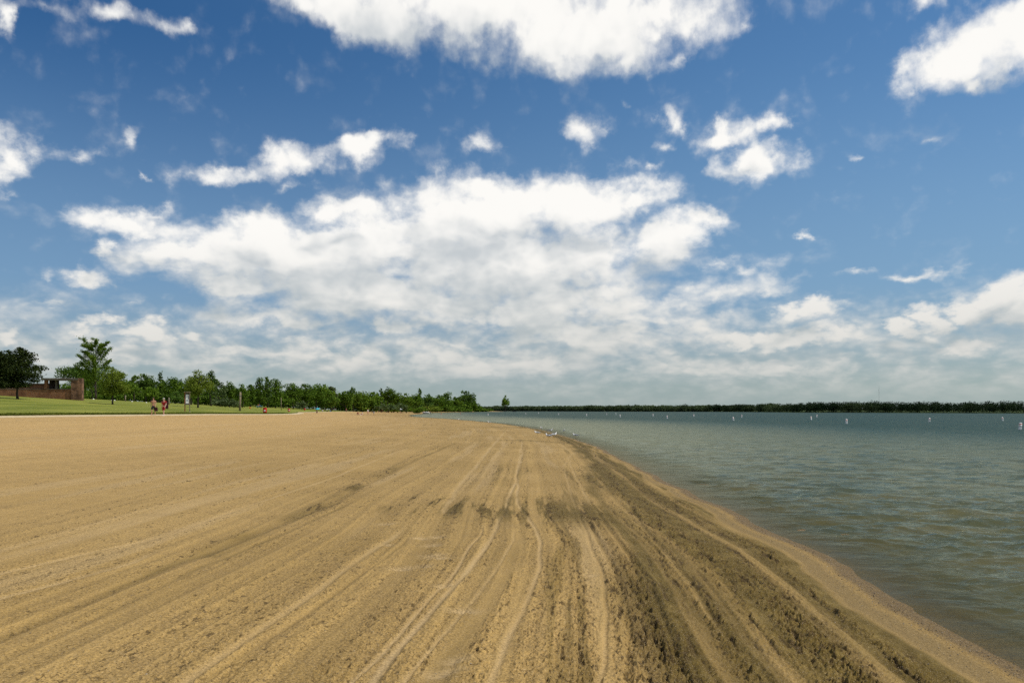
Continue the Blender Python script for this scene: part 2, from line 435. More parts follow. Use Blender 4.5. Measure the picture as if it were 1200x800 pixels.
def beach_relief(x, y, s):
    """relief of the raked beach: height, dampness, paleness"""
    d = np.hypot(x, y)
    sl = s + shore_detail(y)                       # distance to the wavy water's edge
    lat = s + drift(y) + 0.03 * fbm(x * 0.7, y * 0.4, 2, 41)   # across the rake lines
    dry_side = sstep(sl, 0.50, 0.75)                # beyond the swash the rake has worked the sand
    wob = fbm(lat * 0.6, y * 0.11, 3, 3)
    # dampness: a churned wet strip that narrows with distance, and a wet hollow crossing the beach
    outer = np.interp(y, [0, 5, 9, 14, 20, 28, 45, 62, 90, 140], [3.0, 2.75, 2.6, 2.5, 2.2, 1.55, 1.25, 1.0, 0.8, 0.5])
    inner = np.interp(y, [0, 6, 14, 28, 60, 140], [0.58, 0.56, 0.48, 0.34, 0.20, 0.1])
    streak = fbm(lat * 4.2, y * 0.13, 4, 21, 0.62)
    strip = sstep(sl, inner - 0.08, inner + 0.12) * (1 - sstep(sl + 0.40 * streak, outer - 0.25, outer + 0.45))
    ragged = fbm(lat * 6.5, y * 0.45, 4, 27, 0.6)
    belt = np.exp(-(np.abs(y - 14.0 - 0.25 * (s - 3.0) - 0.9 * wob) / 2.1) ** 2.4) * sstep(s, 0.6, 1.0) * (1 - sstep(s, 5.6, 7.6))
    hollow = 0.72 * belt * sstep(ragged + 0.5 * streak + 0.34 * (1 - np.abs(s - 3.0) / 2.8), -0.15, 0.45)
    far1 = gauss(y - 23.0 - 1.5 * wob, 3.4) * (1 - sstep(s, 3.6, 6.5)) * dry_side * sstep(streak, -0.05, 0.4) * 0.62
    far2 = (gauss(y - 47 - 2 * wob, 1.6) * 0.45 + gauss(y - 82 - 3 * wob, 2.5) * 0.6 + gauss(y - 63, 1.5) * 0.3) * (1 - sstep(s, 3.5, 8)) * dry_side
    mid = 0.50 * sstep(sl, outer, outer + 0.4) * (1 - sstep(sl, outer + 0.4, outer + 2.2)) * sstep(streak, 0.06, 0.42) * (1 - sstep(y, 30, 60))
    damp = np.maximum.reduce([strip * np.clip(0.80 + 0.80 * streak, 0.25, 1.05), hollow, far1, far2, mid])
    # the strip along the water that every wave wets
    wet = 1 - sstep(sl, 0.06, 0.30)
    swash = sstep(sl, 0.18, 0.32) * (1 - sstep(sl, inner - 0.08, inner + 0.06))
    pale = np.zeros_like(x)
    h = np.zeros_like(x)
    calm = 1 - dry_side * (1 - 0.0)                # no clods on the swash
    # tracks
    for pts, half, depth, pl, dm, sm in TRACKS:
        ys = [q[1] for q in pts]
        xs = [q[0] for q in pts]
        inside = sstep(y, ys[0] - 0.4, ys[0]) * (1 - sstep(y, ys[-1], ys[-1] + 0.12 * ys[-1]))
        dx = x - np.interp(y, ys, xs) - 0.035 * fbm(y * 0.7, y * 0, 2, int(half * 1000) + 7)
        g = gauss(dx, half) * inside
        rag = 0.72 + 0.45 * fbm(x * 1.2, y * 0.8, 2, 77)
        h -= depth * g
        h += 0.35 * abs(depth) * gauss(np.abs(dx) - half * 1.7, half * 0.6) * inside
        pale = np.maximum(pale, pl * g * rag)
        damp = np.maximum(damp, dm * g * rag)
        calm = np.maximum(calm, sm * sstep(g, 0.25, 0.7))
    # tine grooves
    line1 = fbm(lat * 8.5, y * 0.030, 3, 31, 0.6)
    line2 = fbm(lat * 21.0, y * 0.060, 2, 32, 0.6)
    line0 = fbm(lat * 2.4, y * 0.018, 3, 33, 0.6)
    zone = sstep(sl, 0.45, 0.7) * (1 - 0.55 * sstep(s, 5.5, 9.0))
    passes = 0.45 + 0.55 * sstep(fbm(lat * 0.55, y * 0.02, 2, 63), -0.45, 0.35)
    fade = np.exp(-d / 30.0)
    near = np.exp(-d / 16.0)
    h += (0.015 * line1 * fade + 0.008 * line2 * near) * zone * passes * (1 - 0.8 * calm)
    line = (0.75 * line1 * np.exp(-d / 38.0) + 0.75 * line2 * near + 0.55 * line0) * zone * (1 - 0.6 * calm)
    damp = np.maximum(damp, 0.62 * sstep(line1 + 0.5 * line0, 0.30, 0.62) * (1 - sstep(s, 4.2, 6.5)) * dry_side * np.exp(-d / 40))
    # broad undulation and the ridge lines left between rake passes
    h += 0.030 * fbm(lat * 0.45, y * 0.10, 3, 12) * (0.4 + 0.6 * dry_side) + 0.022 * fbm(x * 0.12, y * 0.08, 2, 15)
    h += 0.018 * gauss(np.mod(lat + 0.3, 1.9) - 0.95, 0.07) * dry_side * fade
    # clods: lumps thrown up by the rake, largest in the damp strip
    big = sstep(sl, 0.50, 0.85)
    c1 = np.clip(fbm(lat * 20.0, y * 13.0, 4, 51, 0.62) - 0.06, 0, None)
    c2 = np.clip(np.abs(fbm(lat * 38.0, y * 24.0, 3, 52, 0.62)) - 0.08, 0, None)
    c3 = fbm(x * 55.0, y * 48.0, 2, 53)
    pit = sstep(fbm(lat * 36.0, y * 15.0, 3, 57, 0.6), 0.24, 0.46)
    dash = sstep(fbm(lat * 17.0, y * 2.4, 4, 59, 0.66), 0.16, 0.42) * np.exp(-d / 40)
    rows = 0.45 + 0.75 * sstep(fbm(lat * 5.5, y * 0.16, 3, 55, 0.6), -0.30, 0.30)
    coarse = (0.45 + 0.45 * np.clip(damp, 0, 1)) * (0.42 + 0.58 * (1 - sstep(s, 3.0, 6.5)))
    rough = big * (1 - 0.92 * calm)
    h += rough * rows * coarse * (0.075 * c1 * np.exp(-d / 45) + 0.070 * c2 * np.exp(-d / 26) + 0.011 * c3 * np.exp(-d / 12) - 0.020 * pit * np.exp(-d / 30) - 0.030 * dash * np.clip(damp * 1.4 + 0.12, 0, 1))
    clod_shade = rough * np.clip(rows * (0.62 + 0.6 * np.clip(damp, 0, 1)) * (0.8 * pit + 1.1 * np.clip(c1 - 0.12, 0, 1) + 1.15 * dash * np.clip(damp * 1.4 + 0.10, 0, 1)) * (1 - sstep(s, 9.0, 20.0) * 0.5), 0, 1)  # dark mask: damp clods, plus shade painted into the pits between them
    h += 0.0035 * fbm(x * 40, y * 36, 2, 58) * np.exp(-d / 10) * wet
    # dry pale streaks between the rake lines
    pale = np.maximum(pale, 0.35 * sstep(fbm(lat * 2.3, y * 0.10, 3, 85), 0.18, 0.6) * dry_side * (1 - np.clip(damp, 0, 1)))
    return h, np.clip(damp, 0, 1.1), np.clip(pale, 0, 1), wet, swash, clod_shade, rough * rows, line


FOOTPRINTS = [(-0.43, 6.95, 0.44, 0.12), (-0.93, 9.49, 0.57, 0.13), (-0.96, 8.82, 0.83, 0.09), (-0.87, 9.34, 0.21, 0.14), (-1.21, 10.67, 0.46, 0.1), (-0.99, 10.86, 1.2, 0.12), (-0.65, 7.9, 1.04, 0.12), (-0.4, 5.6, 0.84, 0.1), (-1.16, 8.65, 0.83, 0.14), (-0.47, 5.34, 0.72, 0.13), (-1.56, 10.06, 0.87, 0.09), (-1.0, 10.18, 0.96, 0.13), (0.8, 8.63, 0.5, 0.09), (0.67, 12.97, 1.07, 0.12), (-1.83, 11.85, 0.92, 0.14)]


def build_ground(mat):
    rows_near = 1.0 / np.linspace(1.0 / 3.2, 1.0 / 260.0, 760)
    rows = np.concatenate([np.linspace(0.6, 3.1, 10), rows_near, np.geomspace(266, 9000, 90)])
    a0 = np.linspace(-44, 33, 1180)
    left = -180 + (np.linspace(0, 1, 60) ** 0.6) * 135.6
    right = 33.4 + (np.linspace(0, 1, 60) ** 1.7) * 146.6
    az = np.radians(np.concatenate([left, a0, right]))
    # rows are distances along the line of sight to the front; elsewhere they are radii
    R, A = np.meshgrid(rows, az, indexing='ij')
    k = 1.0 / np.maximum(np.cos(A), 0.55)
    X, Y = R * k * np.sin(A), R * k * np.cos(A)
    z, s = land(X, Y)
    sd = s + shore_detail(Y)
    # carry the scalloped edge into the height
    edge = gauss(sd, 1.2) * (np.hypot(X, Y) < 300)
    z = z + edge * 0.0352 * (sd - s)
    h, damp, pale, wet, swash, clod_shade, rough, line = (np.zeros_like(X) for _ in range(8))
    sel = (s > -3) & (s < 44) & (Y < 420) & (Y > -30)
    h[sel], damp[sel], pale[sel], wet[sel], swash[sel], clod_shade[sel], rough[sel], line[sel] = beach_relief(X[sel], Y[sel], s[sel])
    for (fx, fy, fa, fl) in FOOTPRINTS:
        dx, dy = X - fx, Y - fy
        u = dx * math.cos(fa) + dy * math.sin(fa)
        v = -dx * math.sin(fa) + dy * math.cos(fa)
        g = np.exp(-(u / fl) ** 2 - (v / 0.055) ** 2)
        h -= 0.022 * g
        h += 0.010 * np.exp(-((u + fl * 0.9) / 0.07) ** 2 - (v / 0.09) ** 2)
        pale = np.maximum(pale, 0.8 * np.exp(-((u - 0.03) / (fl * 1.1)) ** 2 - (v / 0.08) ** 2))
    on_beach = sstep(sd, -0.3, 0.25) * (1 - sstep(s - lawn_edge_s(Y), -1.0, 0.0)) * (1 - sstep(Y, 300, 480))
    h = h * on_beach
    under = (1 - sstep(sd, -0.4, 0.0)) * (s > -60) * 0.012 * fbm(X * 1.5, Y * 2.5, 2, 44)
    z = z + h + under
    P = np.stack([X, Y, z], -1)
    o = grid_mesh('ground', P, mat, dict(line=line * on_beach, clod_shade=clod_shade * on_beach, rough=rough * on_beach, damp=damp * on_beach, pale=pale * on_beach, wet=np.clip(wet, 0, 1) * (s > -3), swash=swash * on_beach, far=np.clip(far_edge(X, Y) * 0.2, 0, 1), inland=np.clip(s, -10, 80)))
    o['kind'] = 'structure'
    return o


def build_lawn(mat):
    t = np.concatenate([np.linspace(0, 6, 40), np.linspace(6.5, 70, 90), np.geomspace(72, 700, 40)])
    y = np.concatenate([np.linspace(-200, 20, 40), np.linspace(22, 260, 300), np.geomspace(264, 900, 60)])
    Yg, Tg = np.meshgrid(y, t, indexing='ij')
    wob = 0.35 * fbm(Yg * 0.25, Yg * 0, 3, 8) + 0.12 * fbm(Yg * 1.7, Yg * 0, 2, 81)
    s = lawn_edge_s(Yg) + 1.5 + Tg + wob * np.exp(-Tg / 2.0)
    X = shore_x(Yg) - s
    z, _ = land(X, Yg)
    z = z + 0.05 * (1 - np.exp(-Tg / 0.12)) + 0.02 + 0.02 * fbm(X * 0.6, Yg * 0.6, 3, 33)
    o = grid_mesh('lawn', np.stack([X, Yg, z], -1), mat, dict(t=Tg))
    o['kind'] = 'structure'
    return o


def build_edge_path(mat):
    """the pale strip between sand and turf"""
    y = np.concatenate([np.linspace(-200, 20, 20), np.linspace(22, 260, 240), np.geomspace(264, 480, 30)])
    w = np.linspace(0, 1, 7)
    Yg, W = np.meshgrid(y, w, indexing='ij')
    s = lawn_edge_s(Yg) + 0.05 + 1.75 * W + 0.15 * fbm(Yg * 0.5, W * 0 + 2, 2, 18) * (W < 0.5)
    X = shore_x(Yg) - s
    z, _ = land(X, Yg)
    z = z + 0.012 + 0.03 * np.sin(W * math.pi)
    o = grid_mesh('path', np.stack([X, Yg, z], -1), mat)
    o['kind'] = 'structure'
    return o


def build_water(mat):
    rows_near = 1.0 / np.linspace(1.0 / 4.5, 1.0 / 160.0, 820)
    rows = np.concatenate([np.linspace(0.8, 4.3, 12), rows_near, np.geomspace(164, 2600, 60)])
    az = np.radians(np.concatenate([np.linspace(-40, 6, 90), np.linspace(6.1, 36, 620), 36.2 + (np.linspace(0, 1, 50) ** 1.6) * 123.8]))
    R, A = np.meshgrid(rows, az, indexing='ij')
    k = 1.0 / np.maximum(np.cos(A), 0.55)
    X, Y = R * k * np.sin(A), R * k * np.cos(A)
    zl, s = land(X, Y)
    sd = s + shore_detail(Y)
    off = np.clip(-sd, 0, None)                     # distance out from the water's edge
    d = np.hypot(X, Y)
    rng = np.random.RandomState(4)
    h = np.zeros_like(X)
    # small wind waves; close in they bend to run parallel with the shore
    bend = 1.35 * np.exp(-off / 1.6)
    warp_x = 0.5 * fbm(X * 0.35, Y * 0.35, 2, 91)
    warp_y = 0.35 * fbm(X * 0.5, Y * 0.5, 2, 92)
    for i in range(22):
        lam = 0.16 * (1.9 / 0.16) ** (i / 21.0)
        ang = math.radians(-97 + rng.normal(0, 30))
        kx, ky = math.cos(ang), math.sin(ang)
        ph = rng.rand() * 6.28
        kk = 2 * math.pi / lam
        amp = 0.0125 * lam ** 0.75
        phase = kk * (kx * (X + warp_x) + ky * (Y + warp_y) - bend * 0.75) + ph
        vis = np.exp(-(d * d / (1150.0 * lam * 3.0)) ** 2)
        w = np.sin(phase)
        w = (1 - np.abs(np.sin(phase * 0.5))) * 2 - 1 if i > 11 else w
        h += amp * w * vis
    patch = 0.65 + 0.5 * fbm(X * 0.22, Y * 0.14, 3, 93)
    h = h * patch * sstep(off, 0.0, 1.6)
    # the last wavelets that run up on the sand
    run = off + 0.35 * fbm(Y * 0.5, X * 0 + 1, 2, 95)
    h += np.exp(-d / 40) * sstep(off, 0.12, 0.55) * (0.014 * gauss(run - 0.62, 0.12) * sstep(vnoise(Y * 0.55, Y * 0, 96), 0.25, 0.85) + 0.016 * gauss(run - 1.5, 0.16) * sstep(vnoise(Y * 0.4, Y * 0, 97), 0.2, 0.8))
    depth = np.where(far_edge(X, Y) > -40, 0.4, off * 0.055)
    o = grid_mesh('water', np.stack([X, Y, h * 0.9], -1), mat, dict(depth=depth, off=off), keep=(sd < 0.8) | (d > 1100))
    o['kind'] = 'structure'
    return o
# ----------------------------------------------------------------------------
# materials
# ----------------------------------------------------------------------------
def new_mat(name):
    m = bpy.data.materials.new(name)
    m.use_nodes = True
    m.node_tree.nodes.clear()
    T = NT(m.node_tree)
    out = T.node('ShaderNodeOutputMaterial')
    return m, T, out


def principled(T, out, color, rough=0.7, spec=0.3, metal=0.0, normal=None):
    b = T.node('ShaderNodeBsdfPrincipled')
    T.put(b.inputs['Base Color'], col4(color))
    T.put(b.inputs['Roughness'], rough)
    b.inputs['Specular IOR Level'].default_value = spec
    b.inputs['Metallic'].default_value = metal
    if normal is not None:
        T.put(b.inputs['Normal'], normal)
    T.l.new(b.outputs[0], out.inputs['Surface'])
    return b


def bump(T, height, strength, dist):
    b = T.node('ShaderNodeBump')
    b.inputs['Strength'].default_value = strength
    b.inputs['Distance'].default_value = dist
    T.put(b.inputs['Height'], height)
    return b.outputs[0]


def attr(T, name):
    n = T.node('ShaderNodeAttribute', attribute_name=name)
    return n.outputs['Fac']


def simple_mat(name, color, rough=0.6, var=0.15, scale=6.0, spec=0.3, metal=0.0):
    """paint, cloth, wood and so on: a colour with mottling and a little wear"""
    m, T, out = new_mat(name)
    tc = T.node('ShaderNodeTexCoord')
    n = T.noise(tc.outputs['Object'], scale, 5.0, 0.6)
    dark = tuple(c * (1 - var) for c in color)
    light = tuple(min(1, c * (1 + var)) for c in color)
    principled(T, out, T.mix(T.ramp(n, 0.3, 0.7), dark, light), rough, spec, metal, bump(T, n, 0.2, 0.01))
    return m


def sand_mat():
    m, T, out = new_mat('beach sand')
    pos = T.node('ShaderNodeNewGeometry').outputs['Position']
    damp, pale, wet, swash, far, inland, clod_shade, lumpy, line = (attr(T, k) for k in ('damp', 'pale', 'wet', 'swash', 'far', 'inland', 'clod_shade', 'rough', 'line'))
    n_big = T.noise(pos, 0.22, 3.0, 0.55)
    n_mid = T.noise(pos, 2.6, 4.0, 0.6)
    n_grain = T.noise(pos, 55.0, 3.0, 0.65)
    n_pebble = T.noise(pos, 150.0, 2.0, 0.6)
    dry = T.mix(T.ramp(n_big, 0.3, 0.7), (0.325, 0.207, 0.067), (0.400, 0.258, 0.090))
    dry = T.mix(T.ramp(inland, 6.0, 26.0), dry, (0.505, 0.322, 0.120))
    dry = T.mix(T.m('MULTIPLY', T.ramp(n_mid, 0.42, 0.75), 0.35), dry, (0.235, 0.152, 0.062))
    dry = T.mix(T.m('MULTIPLY', pale, 0.85), dry, (0.500, 0.355, 0.180))
    c = T.mix(T.m('MULTIPLY', swash, 0.8), dry, (0.190, 0.128, 0.050))
    dcol = T.mix(T.ramp(n_mid, 0.35, 0.7), (0.096, 0.064, 0.013), (0.155, 0.105, 0.028))
    dmix = T.ramp(T.m('ADD', damp, T.m('MULTIPLY', T.m('SUBTRACT', n_grain, 0.5), 0.7)), 0.10, 0.85)
    c = T.mix(dmix, c, dcol)
    c = T.mix(T.m('MULTIPLY', T.ramp(T.m('ADD', clod_shade, T.m('MULTIPLY', T.m('SUBTRACT', n_grain, 0.5), 0.5)), 0.15, 0.75), 0.78), c, (0.050, 0.030, 0.010))  # colour of damp clods, also painting the shade of pits
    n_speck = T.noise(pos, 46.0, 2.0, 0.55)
    c = T.mix(T.m('MULTIPLY', T.m('MULTIPLY', T.ramp(n_speck, 0.58, 0.66), T.ramp(lumpy, 0.15, 0.8)), 0.70), c, (0.070, 0.043, 0.016))  # dark specks painted for small damp clods and shaded pits
    wcol = T.mix(T.ramp(n_grain, 0.35, 0.7), (0.100, 0.060, 0.016), (0.175, 0.110, 0.034))
    c = T.mix(T.m('MULTIPLY', wet, 0.92), c, wcol)
    # grains: dark and pale specks
    g = T.m('ADD', T.ramp(n_grain, 0.30, 0.70, True, 0.64, 1.24), T.m('MULTIPLY', line, 0.36))
    c = T.mix(1.0, c, T.com(g, g, g), 'MULTIPLY')
    c = T.mix(T.m('MULTIPLY', T.ramp(n_pebble, 0.60, 0.70), 0.55), c, (0.62, 0.50, 0.34))
    c = T.mix(T.m('MULTIPLY', T.ramp(n_pebble, 0.40, 0.30), 0.55), c, (0.10, 0.06, 0.03))
    # the land beyond the lake and behind the lawn is rough grass
    rough_grass = T.mix(n_mid, (0.035, 0.055, 0.014), (0.07, 0.10, 0.025))
    c = T.mix(T.m('MAXIMUM', T.ramp(far, 0.02, 0.2), T.ramp(inland, 41.0, 45.0)), c, rough_grass)
    hgt = T.m('ADD', T.m('MULTIPLY', n_grain, 0.7), T.m('MULTIPLY', n_pebble, 0.3))
    rough = T.ramp(wet, 0.2, 1.0, True, 0.95, 0.58)
    principled(T, out, c, rough, 0.15, 0.0, bump(T, hgt, 0.55, 0.012))
    return m


def lawn_mat():
    m, T, out = new_mat('mown lawn')
    pos = T.node('ShaderNodeNewGeometry').outputs['Position']
    t = attr(T, 't')
    streak = T.noise(T.v('MULTIPLY', pos, (0.5, 0.09, 0.5)), 0.55, 4.0, 0.6)
    n2 = T.noise(pos, 1.4, 5.0, 0.65)
    n3 = T.noise(pos, 14.0, 3.0, 0.7)
    c = T.mix(T.ramp(streak, 0.32, 0.68), (0.135, 0.160, 0.018), (0.255, 0.255, 0.042))
    c = T.mix(T.m('MULTIPLY', T.ramp(n2, 0.52, 0.8), 0.6), c, (0.270, 0.250, 0.080))
    g = T.m('ADD', 0.62, T.m('MULTIPLY', n3, 0.76))
    c = T.mix(1.0, c, T.com(g, g, g), 'MULTIPLY')
    c = T.mix(T.ramp(t, 1.0, 0.1), c, (0.075, 0.080, 0.010))
    principled(T, out, c, 0.9, 0.15, 0.0, bump(T, n3, 0.8, 0.08))
    return m


def path_mat():
    m, T, out = new_mat('pale strip')
    pos = T.node('ShaderNodeNewGeometry').outputs['Position']
    n = T.noise(pos, 3.0, 5.0, 0.6)
    principled(T, out, T.mix(T.ramp(n, 0.3, 0.7), (0.46, 0.34, 0.18), (0.60, 0.48, 0.29)), 0.9, 0.2, 0.0, bump(T, n, 0.3, 0.03))
    return m


def water_mat():
    m, T, out = new_mat('lake water')
    pos = T.node('ShaderNodeNewGeometry').outputs['Position']
    depth, off = attr(T, 'depth'), attr(T, 'off')
    # ripples finer than the modelled waves, long across the wind
    r1 = T.noise(T.v('MULTIPLY', pos, (0.55, 1.0, 1.0)), 7.0, 3.0, 0.6, dist=0.4)
    r2 = T.noise(T.v('MULTIPLY', pos, (0.75, 1.0, 1.0)), 1.5, 4.0, 0.65, dist=0.4)
    r3 = T.noise(T.v('MULTIPLY', pos, (0.30, 1.0, 1.0)), 0.16, 3.0, 0.6)
    calm = T.ramp(off, 0.0, 1.5)
    h = T.m('ADD', T.m('MULTIPLY', r1, 0.022), T.m('ADD', T.m('MULTIPLY', r2, 0.085), T.m('MULTIPLY', r3, 0.20)))
    nrm = bump(T, T.m('MULTIPLY', h, T.m('ADD', 0.12, T.m('MULTIPLY', calm, 0.88))), 1.0, 1.0)
    # murky tint in patches, with ripple light and dark painted into it
    patch = T.noise(T.v('MULTIPLY', pos, (0.6, 1.0, 1.0)), 0.7, 5.0, 0.70)
    far = T.ramp(off, 3.0, 34.0)
    near_c = T.mix(T.ramp(patch, 0.35, 0.68), (0.072, 0.078, 0.040), (0.122, 0.108, 0.046))
    far_c = T.mix(T.ramp(patch, 0.3, 0.7), (0.020, 0.044, 0.043), (0.034, 0.064, 0.060))
    cat = T.ramp(T.noise(T.v('MULTIPLY', pos, (0.75, 1.0, 1.0)), 1.7, 5.0, 0.72, dist=0.6), 0.33, 0.67)
    murk = T.mix(far, near_c, far_c)
    body = T.node('ShaderNodeBsdfDiffuse')
    T.put(body.inputs['Color'], murk)
    clear = T.node('ShaderNodeBsdfTransparent')
    clear.inputs['Color'].default_value = (0.80, 0.80, 0.70, 1)
    see = T.m('POWER', 2.718, T.m('MULTIPLY', depth, -17.0))
    m1 = T.node('ShaderNodeMixShader')
    T.put(m1.inputs[0], see)
    T.l.new(body.outputs[0], m1.inputs[1])
    T.l.new(clear.outputs[0], m1.inputs[2])
    gl = T.node('ShaderNodeBsdfGlossy')
    gl.inputs['Color'].default_value = (0.78, 0.80, 0.64, 1)
    T.put(gl.inputs['Roughness'], T.ramp(off, 2.0, 120.0, True, 0.15, 0.32))
    T.put(gl.inputs['Normal'], nrm)
    fr = T.node('ShaderNodeFresnel')
    fr.inputs['IOR'].default_value = 1.333
    T.put(fr.inputs['Normal'], nrm)
    m2 = T.node('ShaderNodeMixShader')
    T.put(m2.inputs[0], T.m('MULTIPLY', T.m('MINIMUM', fr.outputs[0], 0.60), T.m('MULTIPLY', T.m('MULTIPLY', T.ramp(off, 0.0, 2.5, True, 0.45, 1.0), T.ramp(off, 0, 45, True, 0.85, 0.24)), T.m('ADD', 0.64, T.m('MULTIPLY', cat, 0.72)))))
    T.l.new(m1.outputs[0], m2.inputs[1])
    T.l.new(gl.outputs[0], m2.inputs[2])
    T.l.new(m2.outputs[0], out.inputs['Surface'])
    return m
# ----------------------------------------------------------------------------
# where things stand, in metres
# ----------------------------------------------------------------------------
PAV = (-67.61, 122)
BOARD = (-39.66, 101.0)
WALKERS = [(-35.12, 80.99), (-33.93, 80.59)]
BARRELS = [(-38.95, 130.37, 'red litter barrel with white sticker, nearest and largest of the three'), (-60.72, 225, 'red litter barrel at the point where lawn meets wide sand'), (-80.25, 320, 'smallest red litter barrel, beyond the other two on the far lawn')]
POSTS = [
    (-43.87, 133.27, 3.07, 0.16, 0.1, 'thick pale post leaning slightly, alone on the lawn edge', None),
    (-72.58, 260, 3.98, 0.1, 0, 'thin straight pale post in front of the dark sky-gap trees', None),
    (-85.79, 340, 3.86, 0.09, 0, 'thin pale post in front of the pale shrub', None),
    (-84.83, 400, 3.69, 0.1, 0, 'left of two far thin posts behind the dark-clothed bather', 'thin poles far back by the wood'),
    (-82.96, 405, 3.93, 0.1, 0, 'right of two far thin posts beside the red-clad bather', 'thin poles far back by the wood'),
    (-72.46, 155, 1.14, 0.1, 0, 'short tan post at the back of the lawn behind the small tree', None),
    (-62.23, 150, 1.28, 0.11, 0, 'short pale post just right of the red-shirted walker', None),
]
ROCKS = [(-80.99, 160, 0.3, "white stone on the lawn's back edge right of the brick pillar"), (-75.47, 156, 0.28, 'left of two white stones close together behind the small tree trunk'), (-75.44, 157, 0.3, 'right of two white stones close together behind the small tree trunk'), (-72.18, 157, 0.3, 'white stone standing alone right of the short tan post'), (-68.54, 155, 0.28, 'white stone on the back of the lawn left of the bare-chested walker')]
GULLS = [
    (1.77, 58.19, 0.0, -1.37, 1.02, 'white gull on dry sand, biggest and leftmost of the group'),
    (2.82, 80.24, 0.0, -0.54, 1.02, "gull at the water's edge farthest out in the group"),
    (2.26, 51.21, 0.0, -2.25, 1.06, 'gull on damp sand nearest to the camera side of the group'),
    (2.72, 53.77, 0.0, 2.17, 1.12, 'gull on damp sand just right of the nearest one'),
    (3.23, 69.54, 0.0, 1.38, 1.03, 'gull standing on the dark wet line between sand and water'),
    (4.49, 71.31, 0.0, 0.19, 1.04, 'gull wading in the shallows beyond the wet line'),
    (4.41, 57.33, 0.0, -1.7, 1.02, 'gull wading in shallow water farthest to the right of its flock'),
    (-2.86, 104.51, 0.0, -1.49, 1.14, 'lone gull on the far shoreline, halfway to the bathers'),
    (-8.87, 135.94, 0.0, 1.71, 1.12, 'tiny lone gull farthest along the shoreline'),
]
BUOYS = [
    (49.8, 81.11, 'nearest swimming buoy, tilted, at the right edge of the lake'),
    (88.1, 148.48, 'small buoy in the outer row left of the nearest one'),
    (67.82, 134.39, 'buoy alone between the nearest buoys and the next group left'),
    (47.14, 116.53, 'buoy floating nearer than the pair to its left'),
    (81.72, 221.82, 'outer buoy of the pair in front of the dark far wood'),
    (58.95, 162.93, 'inner buoy of the pair in front of the dark far wood'),
    (60.13, 216.6, 'outer buoy of the pair left of the dark wood pair'),
    (40.41, 150.91, 'inner larger buoy of the pair left of the dark wood pair'),
    (54.66, 248.8, "buoy standing alone between two spaced pairs, under the wood's dark start"),
    (35.23, 187.87, 'inner buoy of the loose pair beyond the middle of the lake'),
    (45.49, 266.83, 'outer buoy of the loose pair beyond the middle of the lake'),
    (30.45, 233.05, 'buoy nearest to shore in the tight group of three'),
    (44.54, 354.06, 'tiny far buoy at the back of the tight group of three'),
    (37.59, 328.77, 'left buoy of the tight group of three'),
    (24.42, 270.75, 'single buoy next left of the tight group of three'),
    (18.52, 328.77, "single buoy above the gulls' end of the beach"),
    (15.5, 484.5, 'tiniest far buoy right of the lone tree'),
    (6.2, 375.73, 'small far buoy just right of the lone tree'),
    (-8.7, 300.0, 'big white buoy off the spit left of the lone tree'),
]
FLOATS = [(-34.26212590299277, 400.0, 'red float on the water right of the white motorboat'), (-26.179566563467482, 420.0, 'red float on the water below the last big tree of the wood')]
BOATS = [(-46.87925696594427, 452.0), (-54.8, 472), (2.708978328173375, 1050.0)]
MAST = (665.6346749226007, 1500.0)
TABLE = (-84.0, 275)
SHADE = (-59.21, 438)
SHADE2 = (-59.87, 255)
PEOPLE = [
    (-84.69, 275.72, 'bench', 'b', 'r', 'orange', 'dark', 0.1, 'red-haired person in orange shirt seated at the picnic table', None),
    (-83.66, 274.28, 'bench', 'b', 'd', 'blue', 'dark', 2.9, 'person in blue shirt seated on the near side of the picnic table', None),
    (-59.03, 250, 'sit', 'a', 'd', 'dark', 'dark', 0.6, 'person sitting on the sand in the shade of the turquoise umbrella', None),
    (-75.6, 330, 'sit', 'b', 'b', 'white', 'blue', 0.3, 'person in white sitting beside the turquoise umbrella on far lawn edge', None),
    (-75.41, 352, 'stand', 'a', 'd', 'dark', 'dark', 0.5, 'standing person in dark clothes at the far lawn edge', None),
    (-68.14, 340, 'stand', 'b', 'd', 'red', 'dark', -0.3, 'standing person in red top at the foot of the dark wood', None),
    (-44.01, 236, 'sit', 'a', 'd', 'red', 'dark', 0.4, 'sunbather sitting up in dark red, left of the standing pair', None),
    (-42.56, 235, 'sit', 'b', 'b', 'white', 'pink', -1.2, 'sunbather in white sitting low beside the one in dark red', None),
    (-41.81, 240, 'stand', 'b', 'r', 'white', 'pink', 1.2, 'bather in white top and pink shorts, standing on the sand', None),
    (-40.51, 242, 'bend', 'a', 'd', 'black', 'blue', -1.3, 'bather in black stooping forward next to the one in white', None),
    (-69.77, 432, 'sit', 'b', 'd', 'pink', 'dark', 0.14945016640220665, 'far bather in pink, leftmost of the row beneath the wood', None),
    (-68.39, 432, 'sit', 'a', 'd', 'orange', 'white', 0.17713520180036135, 'far bather in pale shorts, second from the left of the row', None),
    (-67.94, 432, 'stand', 'a', 'd', 'red', 'dark', -0.24152448337769394, 'far bather standing up in red above the seated row', None),
    (-66.87, 432, 'sit', 'a', 'd', 'red', 'dark', -0.10190884336793604, 'far bather in red seated right of the standing one', None),
    (-65.54, 432, 'sit', 'a', 'd', 'none', 'white', -0.551129555639022, 'bare-shouldered far bather with white shorts in the row', None),
    (-64.42, 432, 'sit', 'a', 'd', 'dark', 'white', 0.3753203716220608, 'far bather in dark top at the right end of the row', None),
    (-58.76, 436, 'sit', 'a', 'b', 'none', 'red', 0.2, 'sunbather sitting under the white beach umbrella', None),
]
